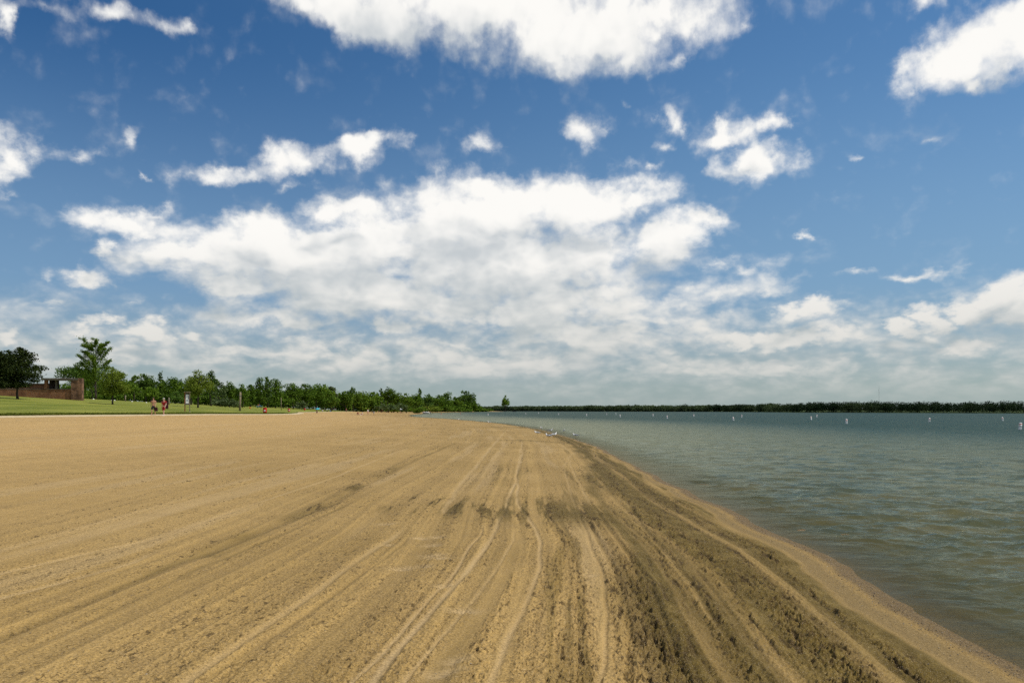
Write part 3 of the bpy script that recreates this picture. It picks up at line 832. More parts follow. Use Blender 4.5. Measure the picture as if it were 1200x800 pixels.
TOWELS = [(-44.25, 232, 'dark', 0.1, 'dark towel on the sand left of the sitting sunbathers'), (-41.83, 229, 'white', 0.2, 'white towel under the sunbathers sitting on the sand'), (-64.25, 425, 'white', 0.1, 'white towel in front of the far row of bathers'), (-57.42, 428, 'dark', 0.1, 'dark towel under the white beach umbrella'), (-55.04, 425, 'white', 0.3, 'white towel right of the umbrella, near the water'), (-53.89, 428, 'pale', -0.2, 'pale towel farthest right on the sand before the boats')]
BAGS = [(-75.96, 340, 'dark', 'dark beach bag on the lawn edge between two bathers'), (-75.84, 345, 'blue', 'blue beach bag left of the dark-clothed standing bather'), (-76.04, 240, 'orange', 'orange bag lying on the lawn left of the picnic table')]
# ----------------------------------------------------------------------------
# mesh helpers for the things
# ----------------------------------------------------------------------------
class MB:
    """collects simple solids into one mesh"""
    def __init__(self):
        self.v, self.f = [], []

    def add(self, vs, fs):
        b = len(self.v)
        self.v += [tuple(p) for p in vs]
        self.f += [tuple(i + b for i in f) for f in fs]
        return self

    def box(self, c, size, rz=0.0, taper=1.0, rx=0.0):
        sx, sy, sz = (q / 2 for q in size)
        vs = []
        R = Matrix.Rotation(rz, 3, 'Z') @ Matrix.Rotation(rx, 3, 'X')
        for z, k in ((-sz, 1.0), (sz, taper)):
            for x, y in ((-sx, -sy), (sx, -sy), (sx, sy), (-sx, sy)):
                vs.append(Vector(c) + R @ Vector((x * k, y * k, z)))
        return self.add(vs, [(3, 2, 1, 0), (4, 5, 6, 7), (0, 1, 5, 4), (1, 2, 6, 5), (2, 3, 7, 6), (3, 0, 4, 7)])

    def tube(self, pts, radii, n=8, caps=True):
        pts = [Vector(p) for p in pts]
        rings = []
        for i, p in enumerate(pts):
            d = (pts[min(i + 1, len(pts) - 1)] - pts[max(i - 1, 0)]).normalized()
            a = d.orthogonal().normalized() if i == 0 else (rings[-1][1] - d * rings[-1][1].dot(d)).normalized()
            rings.append((p, a, d.cross(a)))
        vs, fs = [], []
        for i, (p, a, b) in enumerate(rings):
            for k in range(n):
                t = 2 * math.pi * k / n
                vs.append(p + (a * math.cos(t) + b * math.sin(t)) * radii[i])
        for i in range(len(pts) - 1):
            for k in range(n):
                k2 = (k + 1) % n
                fs.append((i * n + k, i * n + k2, (i + 1) * n + k2, (i + 1) * n + k))
        if caps:
            fs.append(tuple(range(n - 1, -1, -1)))
            fs.append(tuple((len(pts) - 1) * n + k for k in range(n)))
        return self.add(vs, fs)

    def lathe(self, prof, n=16, c=(0, 0, 0)):
        vs, fs = [], []
        for r, z in prof:
            for k in range(n):
                t = 2 * math.pi * k / n
                vs.append((c[0] + r * math.cos(t), c[1] + r * math.sin(t), c[2] + z))
        for i in range(len(prof) - 1):
            for k in range(n):
                k2 = (k + 1) % n
                fs.append((i * n + k, i * n + k2, (i + 1) * n + k2, (i + 1) * n + k))
        fs.append(tuple(range(n - 1, -1, -1)))
        fs.append(tuple((len(prof) - 1) * n + k for k in range(n)))
        return self.add(vs, fs)

    def ball(self, c, r, n=10, m=7):
        rx, ry, rz = (r, r, r) if isinstance(r, (int, float)) else r
        vs, fs = [(c[0], c[1], c[2] - rz)], []
        for i in range(1, m):
            p = math.pi * i / m
            for k in range(n):
                t = 2 * math.pi * k / n
                vs.append((c[0] + rx * math.sin(p) * math.cos(t), c[1] + ry * math.sin(p) * math.sin(t), c[2] - rz * math.cos(p)))
        vs.append((c[0], c[1], c[2] + rz))
        for k in range(n):
            k2 = (k + 1) % n
            fs.append((0, 1 + k2, 1 + k))
            for i in range(m - 2):
                fs.append((1 + i * n + k, 1 + i * n + k2, 1 + (i + 1) * n + k2, 1 + (i + 1) * n + k))
            fs.append((len(vs) - 1, 1 + (m - 2) * n + k, 1 + (m - 2) * n + k2))
        return self.add(vs, fs)

    def build(self, name, mat, parent=None, smooth=False, bevel=0.0):
        me = bpy.data.meshes.new(name)
        me.from_pydata(self.v, [], self.f)
        bm = bmesh.new()
        bm.from_mesh(me)
        bmesh.ops.recalc_face_normals(bm, faces=bm.faces)
        if bevel:
            bmesh.ops.bevel(bm, geom=[e for e in bm.edges if e.is_manifold and e.calc_face_angle(0) > 0.6], offset=bevel, segments=2, affect='EDGES')
        bm.to_mesh(me)
        bm.free()
        if smooth:
            me.polygons.foreach_set('use_smooth', [True] * len(me.polygons))
        me.materials.append(mat)
        o = bpy.data.objects.new(name, me)
        C.objects.link(o)
        o.parent = parent
        return o


def tag(o, label, cat, group=None):
    o['label'] = label
    o['category'] = cat
    if group:
        o['group'] = group
    return o


def thing(name, loc, label, cat, group=None, rz=0.0, scale=1.0):
    o = bpy.data.objects.new(name, None)
    o.empty_display_size = 0.3
    C.objects.link(o)
    o.location = loc
    o.rotation_euler.z = rz
    o.scale = (scale,) * 3
    return tag(o, label, cat, group)


def copy_tree(o, parent=None):
    c = o.copy()
    C.objects.link(c)
    c.parent = parent
    for ch in list(o.children):
        copy_tree(ch, c)
    return c


def on_ground(x, y, dz=0.0):
    return (x, y, ground_z(x, y) + dz)


MATS = {}


def M(name, *a, **k):
    if name not in MATS:
        MATS[name] = simple_mat(name, *a, **k)
    return MATS[name]


# ----------------------------------------------------------------------------
# foliage
# ----------------------------------------------------------------------------
def leaf_mat(name, dark, light, hue_noise=0.8, translucent=0.25):
    m, T, out = new_mat(name)
    tc = T.node('ShaderNodeTexCoord')
    info = T.node('ShaderNodeObjectInfo')
    tone = attr(T, 'tone')
    n = T.noise(tc.outputs['Object'], hue_noise, 3.0, 0.6)
    f = T.m('ADD', T.m('MULTIPLY', n, 0.65), T.m('MULTIPLY', tone, 0.5))
    c = T.mix(T.ramp(f, 0.30, 0.85), dark, light)
    br = T.m('ADD', 0.85, T.m('MULTIPLY', info.outputs['Random'], 0.3))
    c = T.mix(1.0, c, T.com(br, br, br), 'MULTIPLY')
    d = T.node('ShaderNodeBsdfDiffuse')
    T.put(d.inputs['Color'], c)
    t = T.node('ShaderNodeBsdfTranslucent')
    T.put(t.inputs['Color'], T.mix(1.0, c, (1.1, 1.25, 0.5), 'MULTIPLY'))
    mx = T.node('ShaderNodeMixShader')
    mx.inputs[0].default_value = translucent
    T.l.new(d.outputs[0], mx.inputs[1])
    T.l.new(t.outputs[0], mx.inputs[2])
    T.l.new(mx.outputs[0], out.inputs['Surface'])
    return m


def leaves(name, pos, size, rng, mat, parent=None, up=0.4, tone=None, aspect=0.6):
    """one mesh of many leaf-sized faces"""
    n = len(pos)
    nr = rng.normal(size=(n, 3))
    nr[:, 2] += up * 1.5
    nr /= np.linalg.norm(nr, axis=1, keepdims=True) + 1e-9
    a = np.cross(nr, rng.normal(size=(n, 3)))
    a /= np.linalg.norm(a, axis=1, keepdims=True) + 1e-9
    b = np.cross(nr, a)
    sz = (np.asarray(size) * rng.uniform(0.6, 1.4, n))[:, None] * 0.5
    a, b = a * sz, b * sz * aspect
    bow = nr * sz * 0.25
    P = np.stack([pos - a, pos - b * 1.0 + bow, pos + a, pos + b + bow], 1).reshape(-1, 3)
    me = bpy.data.meshes.new(name)
    me.vertices.add(4 * n)
    me.vertices.foreach_set('co', P.reshape(-1).astype(np.float32))
    me.loops.add(4 * n)
    me.loops.foreach_set('vertex_index', np.arange(4 * n, dtype=np.int32))
    me.polygons.add(n)
    me.polygons.foreach_set('loop_start', np.arange(0, 4 * n, 4, dtype=np.int32))
    me.update(calc_edges=True)
    at = me.attributes.new('tone', 'FLOAT', 'POINT')
    tn = rng.rand(n) if tone is None else tone
    at.data.foreach_set('value', np.repeat(tn, 4).astype(np.float32))
    me.materials.append(mat)
    o = bpy.data.objects.new(name, me)
    C.objects.link(o)
    o.parent = parent
    return o


def lobe_points(lobes, n, rng, shell=0.45):
    L = np.array(lobes, float)
    wt = (L[:, 3] * L[:, 5] + L[:, 4] * L[:, 5] + L[:, 3] * L[:, 4])
    k = rng.choice(len(L), n, p=wt / wt.sum())
    d = rng.normal(size=(n, 3))
    d /= np.linalg.norm(d, axis=1, keepdims=True)
    r = rng.rand(n) ** shell
    p = L[k, :3] + d * L[k, 3:6] * r[:, None]
    # shoots that break the outline
    out = rng.rand(n) < 0.06
    p[out] += d[out] * L[k[out], 3:6] * rng.uniform(0.05, 0.32, (out.sum(), 1))
    q = p / (L[:, 5].mean() * 0.8)
    hole = vnoise(q[:, 0] + q[:, 2] * 0.7, q[:, 1] - q[:, 2] * 0.6, 3) * 0.6 + vnoise(q[:, 0] * 1.9 - q[:, 1], q[:, 2] * 1.9, 5) * 0.4
    return p[hole > 0.36]


def crown_lobes(shape, h, w, rng):
    """clumps of foliage (centre and half-axes) for a crown h high and w wide, base of trunk at the origin"""
    R = w / 2
    L = []
    if shape in ('round', 'broad', 'low'):
        z0 = {'round': 0.22, 'broad': 0.18, 'low': 0.05}[shape] * h
        n = {'round': 17, 'broad': 22, 'low': 14}[shape]
        cz, hz = (z0 + h) / 2, (h - z0) / 2
        for i in range(n):
            d = rng.normal(size=3)
            d /= np.linalg.norm(d)
            rr = rng.uniform(0.35, 0.72)
            s = rng.uniform(0.26, 0.44)
            L.append((d[0] * R * rr, d[1] * R * rr, cz + d[2] * hz * rr, R * s, R * s, hz * s * rng.uniform(0.7, 1.0)))
        L.append((0, 0, cz, R * 0.55, R * 0.55, hz * 0.6))
        L.append((rng.uniform(-0.25, 0.25) * R, 0, h - hz * 0.22, R * 0.30, R * 0.30, hz * 0.22))
    elif shape in ('column', 'spire'):
        n = 15
        for i in range(n):
            f = (i + 0.5) / n
            z = h * (0.08 + 0.88 * f)
            rad = R * (math.sin(math.pi * (0.24 + 0.62 * f)) ** 0.7 if shape == 'column' else (1.05 - 0.9 * f))
            off = R * rng.uniform(0.1, 0.5) * (1 - f * 0.6)
            a = rng.uniform(0, 6.28)
            s = max(0.12 * R, rad * rng.uniform(0.45, 0.8))
            L.append((math.cos(a) * off, math.sin(a) * off, z, s, s, h * rng.uniform(0.06, 0.10)))
    elif shape == 'tufted':                      # several spiky tops
        for i in range(9):
            x, y = rng.uniform(-0.62, 0.62) * R, rng.uniform(-0.6, 0.6) * R
            top = h * rng.uniform(0.80, 1.0) if i else h
            for k in range(5):
                f = (k + 0.6) / 5
                s = R * (0.52 - 0.26 * f) * rng.uniform(0.8, 1.2)
                L.append((x + rng.normal() * R * 0.06, y + rng.normal() * R * 0.06, top * (0.12 + 0.85 * f), s, s, h * 0.11))
    elif shape == 'feathery':
        for i in range(16):
            a, f = rng.uniform(0, 6.28), rng.uniform(0.2, 0.97)
            off = R * rng.uniform(0.2, 0.8) * math.sin(math.pi * (0.15 + 0.75 * f))
            s = R * rng.uniform(0.18, 0.34)
            L.append((math.cos(a) * off, math.sin(a) * off, h * f, s, s, s * 0.9))
    elif shape == 'pine':                        # an old open pine: flat irregular plates of needles
        for i in range(24):
            f = (i + 0.5) / 24
            z = h * (0.23 + 0.74 * f)
            rad = R * (0.55 + 0.55 * math.sin(math.pi * (0.10 + 0.80 * f))) * (1.0 if f < 0.75 else 1.0 - 1.6 * (f - 0.75))
            a = i * 2.4 + rng.uniform(-0.4, 0.4)
            off = rad * rng.uniform(0.25, 0.66)
            s = rad * rng.uniform(0.38, 0.58)
            L.append((math.cos(a) * off, math.sin(a) * off, z, s, s, h * rng.uniform(0.055, 0.09)))
        L.append((0, 0, h * 0.58, R * 0.5, R * 0.5, h * 0.30))
    return L


def trunk_mesh(h, w, r, rng, lean=0.0, limbs=6, top=0.8):
    mb = MB()
    n = 7
    pts = [(lean * (i / n) ** 1.5 * w + rng.normal() * 0.012 * h * (i > 0), rng.normal() * 0.012 * h * (i > 0), h * top * i / n - 0.15 * (i == 0)) for i in range(n + 1)]
    rad = [r * (1.35 if i == 0 else 1.0) * (1 - 0.85 * i / n) for i in range(n + 1)]
    mb.tube(pts, rad, 7)
    for k in range(limbs):
        i = rng.randint(2, n)
        p = Vector(pts[i])
        a = k * 2.4 + rng.uniform(-0.5, 0.5)
        ln = w * rng.uniform(0.25, 0.42)
        d = Vector((math.cos(a), math.sin(a), 0))
        mb.tube([p, p + d * ln * 0.5 + Vector((0, 0, ln * 0.25)), p + d * ln + Vector((0, 0, ln * rng.uniform(0.3, 0.8)))], [rad[i] * 0.6, rad[i] * 0.4, rad[i] * 0.1], 5)
    return mb


LEAF = {}


def make_leaf_mats():
    LEAF['pine'] = leaf_mat('pine needles', (0.011, 0.020, 0.007), (0.050, 0.066, 0.018), 0.8, 0.1)
    LEAF['deep'] = leaf_mat('deep green leaves', (0.040, 0.080, 0.011), (0.140, 0.212, 0.030))
    LEAF['blue'] = leaf_mat('blue green leaves', (0.040, 0.082, 0.018), (0.140, 0.210, 0.046))
    LEAF['mid'] = leaf_mat('mid green leaves', (0.058, 0.108, 0.013), (0.180, 0.258, 0.034))
    LEAF['yellow'] = leaf_mat('yellow green leaves', (0.085, 0.125, 0.016), (0.235, 0.285, 0.048))
    LEAF['grey'] = leaf_mat('grey green leaves', (0.058, 0.088, 0.036), (0.160, 0.200, 0.090))
    LEAF['blade'] = leaf_mat('grass blades', (0.07, 0.09, 0.012), (0.15, 0.16, 0.03), 0.5, 0.3)
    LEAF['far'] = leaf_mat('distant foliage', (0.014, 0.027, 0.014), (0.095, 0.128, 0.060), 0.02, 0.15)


def tree(x, y, h, w, shape, kind, label, group, seed, cat='tree', name='tree', leaf=None, n=None, lean=0.0, trunk_top=0.8, bare=0.0):
    rng = np.random.RandomState(seed)
    loc = on_ground(x, y)
    root = thing(name, loc, label, cat, group, rng.uniform(0, 6.28))
    px = math.hypot(x, y) / 827.0
    leaf = leaf or max(0.16, px * 1.05)
    lobes = crown_lobes(shape, h, w, rng)
    if n is None:
        n = int(np.clip(1.35 * (h * w * 3.0) / (leaf * leaf), 700, 9000))
    if shape == 'feathery':
        n = int(n * 0.75)
    pos = lobe_points(lobes, n, rng, 0.5)
    if bare:
        pos[:, 2] = np.maximum(pos[:, 2], bare * h + 0.2 * rng.rand(len(pos)))
    pos[:, 2] = np.maximum(pos[:, 2], 0.05)
    pos[:, 0] += lean * w * np.clip(pos[:, 2] / h, 0, 1) ** 1.5
    tone = np.clip(0.5 + 0.35 * rng.normal(size=len(pos)), 0, 1)
    trunk_mesh(h, w, max(0.10, 0.022 * h), rng, lean, 7, trunk_top).build('trunk', M('bark', (0.060, 0.046, 0.034), 0.95, 0.35), root, True)
    leaves('crown', pos, np.full(len(pos), leaf * 1.5), rng, LEAF[kind], root, 0.5, tone)
    return root


def branchy_tree(x, y, h, w, label, seed):
    """the tall thin tree whose leafy branches stand apart"""
    rng = np.random.RandomState(seed)
    root = thing('tall_tree', on_ground(x, y), label, 'tree')
    mb = MB()
    tp = [(0.06 * math.sin(i * 1.3), 0.05 * math.cos(i * 1.7), h * 0.93 * i / 9 - 0.1) for i in range(10)]
    tr = [0.24 * (1 - 0.9 * i / 9) + 0.015 for i in range(10)]
    mb.tube(tp, tr, 8)
    pos = []
    spec = [(0.18, 0.3), (0.22, 3.3), (0.26, 5.0), (0.30, 1.0), (0.36, 2.9), (0.42, 5.0), (0.46, 0.2), (0.52, 3.6), (0.55, 2.2), (0.60, 0.4), (0.63, 4.3), (0.67, 3.0), (0.70, 5.9), (0.73, 1.6), (0.76, 2.9), (0.79, 0.1), (0.82, 4.4), (0.85, 3.3), (0.88, 0.7), (0.90, 2.4), (0.93, 5.2)]
    for f, a in spec:
        p0 = Vector((0, 0, h * f))
        ln = w * (0.50 - 0.22 * (f - 0.3)) * rng.uniform(0.7, 1.05) * (0.75 if f > 0.86 else 1.0)
        d = Vector((math.cos(a), math.sin(a) * 0.9, 0))
        rise = rng.uniform(0.75, 1.35) * (0.5 if f > 0.8 else 1.0)
        pts = [p0 + d * ln * t + Vector((0, 0, ln * (rise * t - 0.10 * t * t))) for t in (0, 0.25, 0.5, 0.75, 1.0)]
        mb.tube(pts, [0.085 * (1 - f) + 0.045, 0.05, 0.04, 0.028, 0.012], 5)
        m = int(190 * ln)
        t = rng.uniform(0.28, 1.04, m)
        c = np.array([[*(p0 + d * ln * q + Vector((0, 0, ln * (rise * q - 0.10 * q * q))))] for q in t])
        spread = 0.085 * ln * (1.25 - 0.5 * t)[:, None]
        pos.append(c + rng.normal(size=(m, 3)) * spread * np.array([1, 1, 0.75]))
        for tw in range(3):
            q = rng.uniform(0.4, 0.9)
            b = p0 + d * ln * q + Vector((0, 0, ln * (rise * q - 0.10 * q * q)))
            e = b + Vector((rng.normal() * 0.2 * ln, rng.normal() * 0.2 * ln, rng.uniform(0.08, 0.24) * ln))
            mb.tube([b, e], [0.02, 0.008], 4)
            pos.append(np.array([[*e]]) + rng.normal(size=(35, 3)) * 0.075 * ln)
    d = rng.normal(size=(3800, 3))
    d /= np.linalg.norm(d, axis=1, keepdims=True)
    r = rng.rand(3800, 1) ** 0.5
    core = d * r * np.array([w * 0.37, w * 0.37, h * 0.30]) + np.array([0, 0, h * 0.56])
    q = core / 0.9
    keep = vnoise(q[:, 0] * 1.1 + q[:, 2] * 0.6, q[:, 1] * 1.1 + q[:, 2] * 0.9, 77) > 0.47
    pos.append(core[keep])
    pos.append(np.array([[0, 0, h * 0.95]]) + rng.normal(size=(190, 3)) * np.array([0.22, 0.22, 0.35]))
    pos = np.concatenate(pos)
    mb.build('trunk', M('bark', (0.060, 0.046, 0.034), 0.95, 0.35), root, True)
    leaves('crown', pos, np.full(len(pos), 0.24), rng, LEAF['mid'], root, 0.3)
    return root


TREES = [
    (-61.61, 103.11, 6.5, 5.85, 'pine', 'pine', 'pine_tree', 'tree', None, 'broad dark pine standing in front of the brick shelter wall'),
    (-62.16, 99.39, 5.86, 4.1, 'pine', 'pine', 'pine_tree', 'tree', None, 'dark pine cut off by the left edge of the photo, beside the broad pine'),
    (-88.13, 175, 12.22, 7.95, 'branchy', 'mid', 'tall_tree', 'tree', None, 'tall thin tree with separate wispy branches, highest tree of the left lawn'),
    (-99.8, 190, 8.7, 11.76, 'round', 'blue', 'round_tree', 'tree', None, 'rounded mid green tree rising behind the right end of the brick shelter'),
    (-53.25, 110.25, 5.17, 5.35, 'broad', 'yellow', 'young_tree', 'tree', None, 'small yellow green tree with its own trunk, standing forward on the open lawn'),
    (-93.93, 185, 5.91, 10.65, 'round', 'deep', 'shade_tree', 'tree', 'trees along the back of the beach', 'dark rounded tree at the foot of the tall wispy tree'),
    (-93.7, 200, 5.32, 9.6, 'round', 'deep', 'shade_tree', 'tree', 'trees along the back of the beach', 'dark low tree half hidden behind the small yellow green tree'),
    (-116.49, 215, 4.11, 11.69, 'round', 'deep', 'shade_tree', 'tree', 'trees along the back of the beach', 'dark tree seen through the opening of the brick shelter'),
    (-98.29, 215, 7.5, 4.81, 'feathery', 'mid', 'thin_tree', 'tree', 'trees along the back of the beach', 'thin leaning tree with a single leaf clump left of the rounded dark trees'),
    (-97.4, 220, 7.61, 9.85, 'round', 'blue', 'shade_tree', 'tree', 'trees along the back of the beach', "rounded blue green tree behind the bare-chested walker's head"),
    (-98.64, 232, 8.96, 4.08, 'spire', 'blue', 'spire_tree', 'tree', 'trees along the back of the beach', 'narrow spire of a tree poking up between two rounded trees above the walkers'),
    (-92.33, 222, 7.09, 8.88, 'round', 'deep', 'shade_tree', 'tree', 'trees along the back of the beach', 'dense dark green tree behind the red-shirted walker'),
    (-82.94, 190, 3.64, 5.77, 'low', 'mid', 'bushy_tree', 'tree', 'trees along the back of the beach', 'low bushy light green tree directly above the bare-chested walker'),
    (-76.64, 188, 2.98, 4.81, 'low', 'blue', 'bushy_tree', 'tree', 'trees along the back of the beach', 'low dark bush tree between red-shirted walker and notice board'),
    (-94.1, 235, 7.34, 3.01, 'spire', 'blue', 'spire_tree', 'tree', 'trees along the back of the beach', 'left of two thin spires just left of the notice board'),
    (-93.95, 238, 7.52, 2.66, 'spire', 'blue', 'spire_tree', 'tree', 'trees along the back of the beach', 'right of two thin spires, directly above the notice board'),
    (-77.61, 200, 5.87, 5.76, 'round', 'mid', 'shade_tree', 'tree', 'trees along the back of the beach', 'mid green tree behind the notice board roof'),
    (-50.89, 134.0, 6.31, 5.12, 'broad', 'yellow', 'lawn_tree', 'tree', None, 'yellow green tree with dark trunk on the lawn right of the notice board'),
    (-76.5, 210, 9.08, 5.04, 'round', 'blue', 'shade_tree', 'tree', 'trees along the back of the beach', 'dark blue green top showing above the right side of the yellow green lawn tree'),
    (-75.88, 215, 6.79, 5.85, 'feathery', 'grey', 'pale_tree', 'tree', 'trees along the back of the beach', 'pale feathery tree between the lawn tree and the leaning post'),
    (-78.57, 230, 7.29, 6.62, 'round', 'deep', 'shade_tree', 'tree', 'trees along the back of the beach', 'dark tufted tree just left of the thick leaning post'),
    (-74.3, 225, 6.75, 5.4, 'round', 'deep', 'shade_tree', 'tree', 'trees along the back of the beach', 'dark tree with ragged top straight behind the thick leaning post'),
    (-81.53, 250, 5.78, 4.8, 'feathery', 'mid', 'thin_tree', 'tree', 'trees along the back of the beach', 'short thin tree with a reddish gap right of the thick leaning post'),
    (-94.89, 300, 8.28, 5.88, 'column', 'deep', 'column_tree', 'tree', 'trees along the back of the beach', 'narrow dark column tree left of the two tallest poplars'),
    (-94.54, 310, 11.27, 7.29, 'column', 'deep', 'poplar_tree', 'tree', 'trees along the back of the beach', 'left poplar of the tall pair above the picnic table'),
    (-93.13, 315, 12.1, 5.56, 'column', 'blue', 'poplar_tree', 'tree', 'trees along the back of the beach', 'right poplar of the tall pair, with the pale flank'),
    (-91.48, 320, 11.16, 9.41, 'column', 'deep', 'poplar_tree', 'tree', 'trees along the back of the beach', 'dark tapering tree right of the tall poplar pair'),
    (-91.27, 330, 6.7, 9.06, 'round', 'deep', 'shade_tree', 'tree', 'trees along the back of the beach', 'low dark tree filling the sky gap beside the thin straight post'),
    (-88.68, 335, 10.65, 11.17, 'round', 'deep', 'shade_tree', 'tree', 'trees along the back of the beach', 'dark spiky-topped tree right of the sky gap'),
    (-86.52, 345, 11.01, 11.5, 'round', 'deep', 'shade_tree', 'tree', 'trees along the back of the beach', 'rounded dark tree next right from the spiky-topped tree'),
    (-85.08, 360, 11.68, 12.71, 'round', 'deep', 'shade_tree', 'tree', 'trees along the back of the beach', 'dark ragged-crowned tree above the turquoise umbrella'),
    (-84.07, 372, 11.81, 10.21, 'round', 'mid', 'shade_tree', 'tree', 'trees along the back of the beach', 'green tree between the ragged crown and the feathery light one'),
    (-82.75, 380, 11.81, 7.45, 'feathery', 'grey', 'pale_tree', 'tree', 'trees along the back of the beach', 'light feathery tree topping the middle of the dark treeline'),
    (-76.57, 350, 8.32, 11.67, 'low', 'deep', 'bushy_tree', 'tree', 'trees along the back of the beach', 'very dark round bush tree below the light feathery one'),
    (-80.5, 400, 10.0, 14.12, 'round', 'deep', 'shade_tree', 'tree', 'trees along the back of the beach', 'dark low-domed tree above the red bin and sitting bathers'),
    (-78.7, 410, 12.33, 8.84, 'round', 'deep', 'shade_tree', 'tree', 'trees along the back of the beach', 'small-headed tree standing just above the dome of its neighbours'),
    (-75.85, 420, 10.58, 11.53, 'column', 'mid', 'light_tree', 'tree', 'trees along the back of the beach', 'bright green upright tree above the sunbathers on the sand'),
    (-72.78, 430, 10.5, 11.8, 'round', 'mid', 'light_tree', 'tree', 'trees along the back of the beach', 'bright green rounded tree above the standing bather in white'),
    (-71.05, 450, 12.92, 7.06, 'feathery', 'deep', 'thin_tree', 'tree', 'trees along the back of the beach', 'small open-topped tree left of the highest crown behind the far bathers'),
    (-68.32, 455, 14.11, 10.71, 'round', 'deep', 'shade_tree', 'tree', 'trees along the back of the beach', 'highest dark crown behind the row of far bathers'),
    (-63.61, 460, 11.58, 10.82, 'round', 'mid', 'light_tree', 'tree', 'trees along the back of the beach', 'green rounded tree above the white beach umbrella'),
    (-60.14, 470, 11.48, 11.98, 'round', 'mid', 'light_tree', 'tree', 'trees along the back of the beach', 'green rounded tree right of the white beach umbrella'),
    (-61.44, 520, 12.39, 12.24, 'broad', 'deep', 'shade_tree', 'tree', 'trees along the back of the beach', 'broad tree left of the thin topknot tree'),
    (-62.41, 560, 17.03, 6.04, 'column', 'blue', 'topknot_tree', 'tree', 'trees along the back of the beach', 'thin tree whose small topknot stands above the far wood'),
    (-62.53, 612, 14.13, 12.0, 'round', 'blue', 'shade_tree', 'tree', 'trees along the back of the beach', 'round-topped tree behind the white motorboat'),
    (-65.2, 722, 15.51, 21.24, 'broad', 'deep', 'shade_tree', 'tree', 'trees along the back of the beach', 'dark broad tree right of the white motorboat'),
    (-62.35, 795, 19.37, 17.15, 'column', 'deep', 'column_tree', 'tree', 'trees along the back of the beach', "very dark upright tree reaching down to the water near the wood's end"),
    (-58.47, 865, 15.11, 18.66, 'round', 'mid', 'shade_tree', 'tree', 'trees along the back of the beach', 'lower light green tree in the gap before the last big tree'),
    (-52.9, 932, 24.3, 32.89, 'round', 'blue', 'end_tree', 'tree', 'trees along the back of the beach', 'big rounded tree that ends the wood on the water side'),
    (-46.32, 955, 15.21, 18.73, 'round', 'deep', 'shade_tree', 'tree', 'trees along the back of the beach', 'dark side tree leaning out from the last big tree of the wood'),
    (-10.02, 1214, 23.69, 15.03, 'round', 'mid', 'lone_tree', 'tree', None, 'lone round tree on the low spit, apart from the wood'),
    (-73.2, 205, 2.01, 4.92, 'low', 'grey', 'shrub', 'shrub', 'shrubs at the foot of the wood', 'grey green shrub, leftmost of the three low ones by the thick post'),
    (-71.08, 205, 2.27, 4.59, 'low', 'grey', 'shrub', 'shrub', 'shrubs at the foot of the wood', 'grey green shrub, middle of the three low ones by the thick post'),
    (-68.97, 205, 2.31, 4.59, 'low', 'grey', 'shrub', 'shrub', 'shrubs at the foot of the wood', 'grey green shrub, nearest of the three to the thick post'),
    (-83.78, 330, 3.67, 7.76, 'low', 'grey', 'shrub', 'shrub', 'shrubs at the foot of the wood', 'pale shrub beside the thin post right of the red barrels'),
    (-67.11, 425, 4.66, 10.0, 'low', 'grey', 'shrub', 'shrub', 'shrubs at the foot of the wood', 'silvery willow shrub left of two above the far bathers'),
    (-62.57, 430, 4.65, 9.27, 'low', 'grey', 'shrub', 'shrub', 'shrubs at the foot of the wood', 'silvery willow shrub between the far bathers and white umbrella'),
    (-58.58, 440, 5.57, 11.22, 'low', 'grey', 'shrub', 'shrub', 'shrubs at the foot of the wood', 'silvery willow shrub just behind the white beach umbrella'),
    (-52.38, 470, 3.51, 12.9, 'low', 'mid', 'shrub', 'shrub', 'shrubs at the foot of the wood', 'low green shrub behind the covered boat'),
    (-63.54, 662, 6.27, 20.77, 'low', 'yellow', 'shrub', 'shrub', 'shrubs at the foot of the wood', 'light green shrub hanging over the water right of the motorboat'),
    (-42.95, 1015, 5.95, 27.86, 'low', 'mid', 'shrub', 'shrub', 'shrubs at the foot of the wood', 'light green shrub at the tip of the wood before the spit'),
    (-31.93, 1105, 3.49, 30.33, 'low', 'deep', 'shrub', 'shrub', 'shrubs at the foot of the wood', 'low dark shrub halfway along the bare spit'),
    (-61.68, 430, 2.02, 6.75, 'low', 'yellow', 'shrub', 'shrub', 'shrubs at the foot of the wood', 'tiny yellow green shrub left of the white umbrella pole'),
]


def build_trees():
    make_leaf_mats()
    for i, (x, y, h, w, shape, kind, name, cat, group, label) in enumerate(TREES):
        if shape == 'branchy':
            branchy_tree(x, y, h, w, label, 11)
            continue
        bare = {'pine': 0.22, 'stem': 0.0}.get(shape, 0.0)
        lean = -0.25 if 'leaning' in label else 0.0
        near = y < 140
        tree(x, y, h, w, shape, kind, label, group, 100 + i * 7, cat, name, leaf=0.15 if near else None, n=15000 if near and shape == 'pine' else 6500 if near else None, lean=lean, bare=bare if shape == 'pine' else (0.18 if near else 0.0))


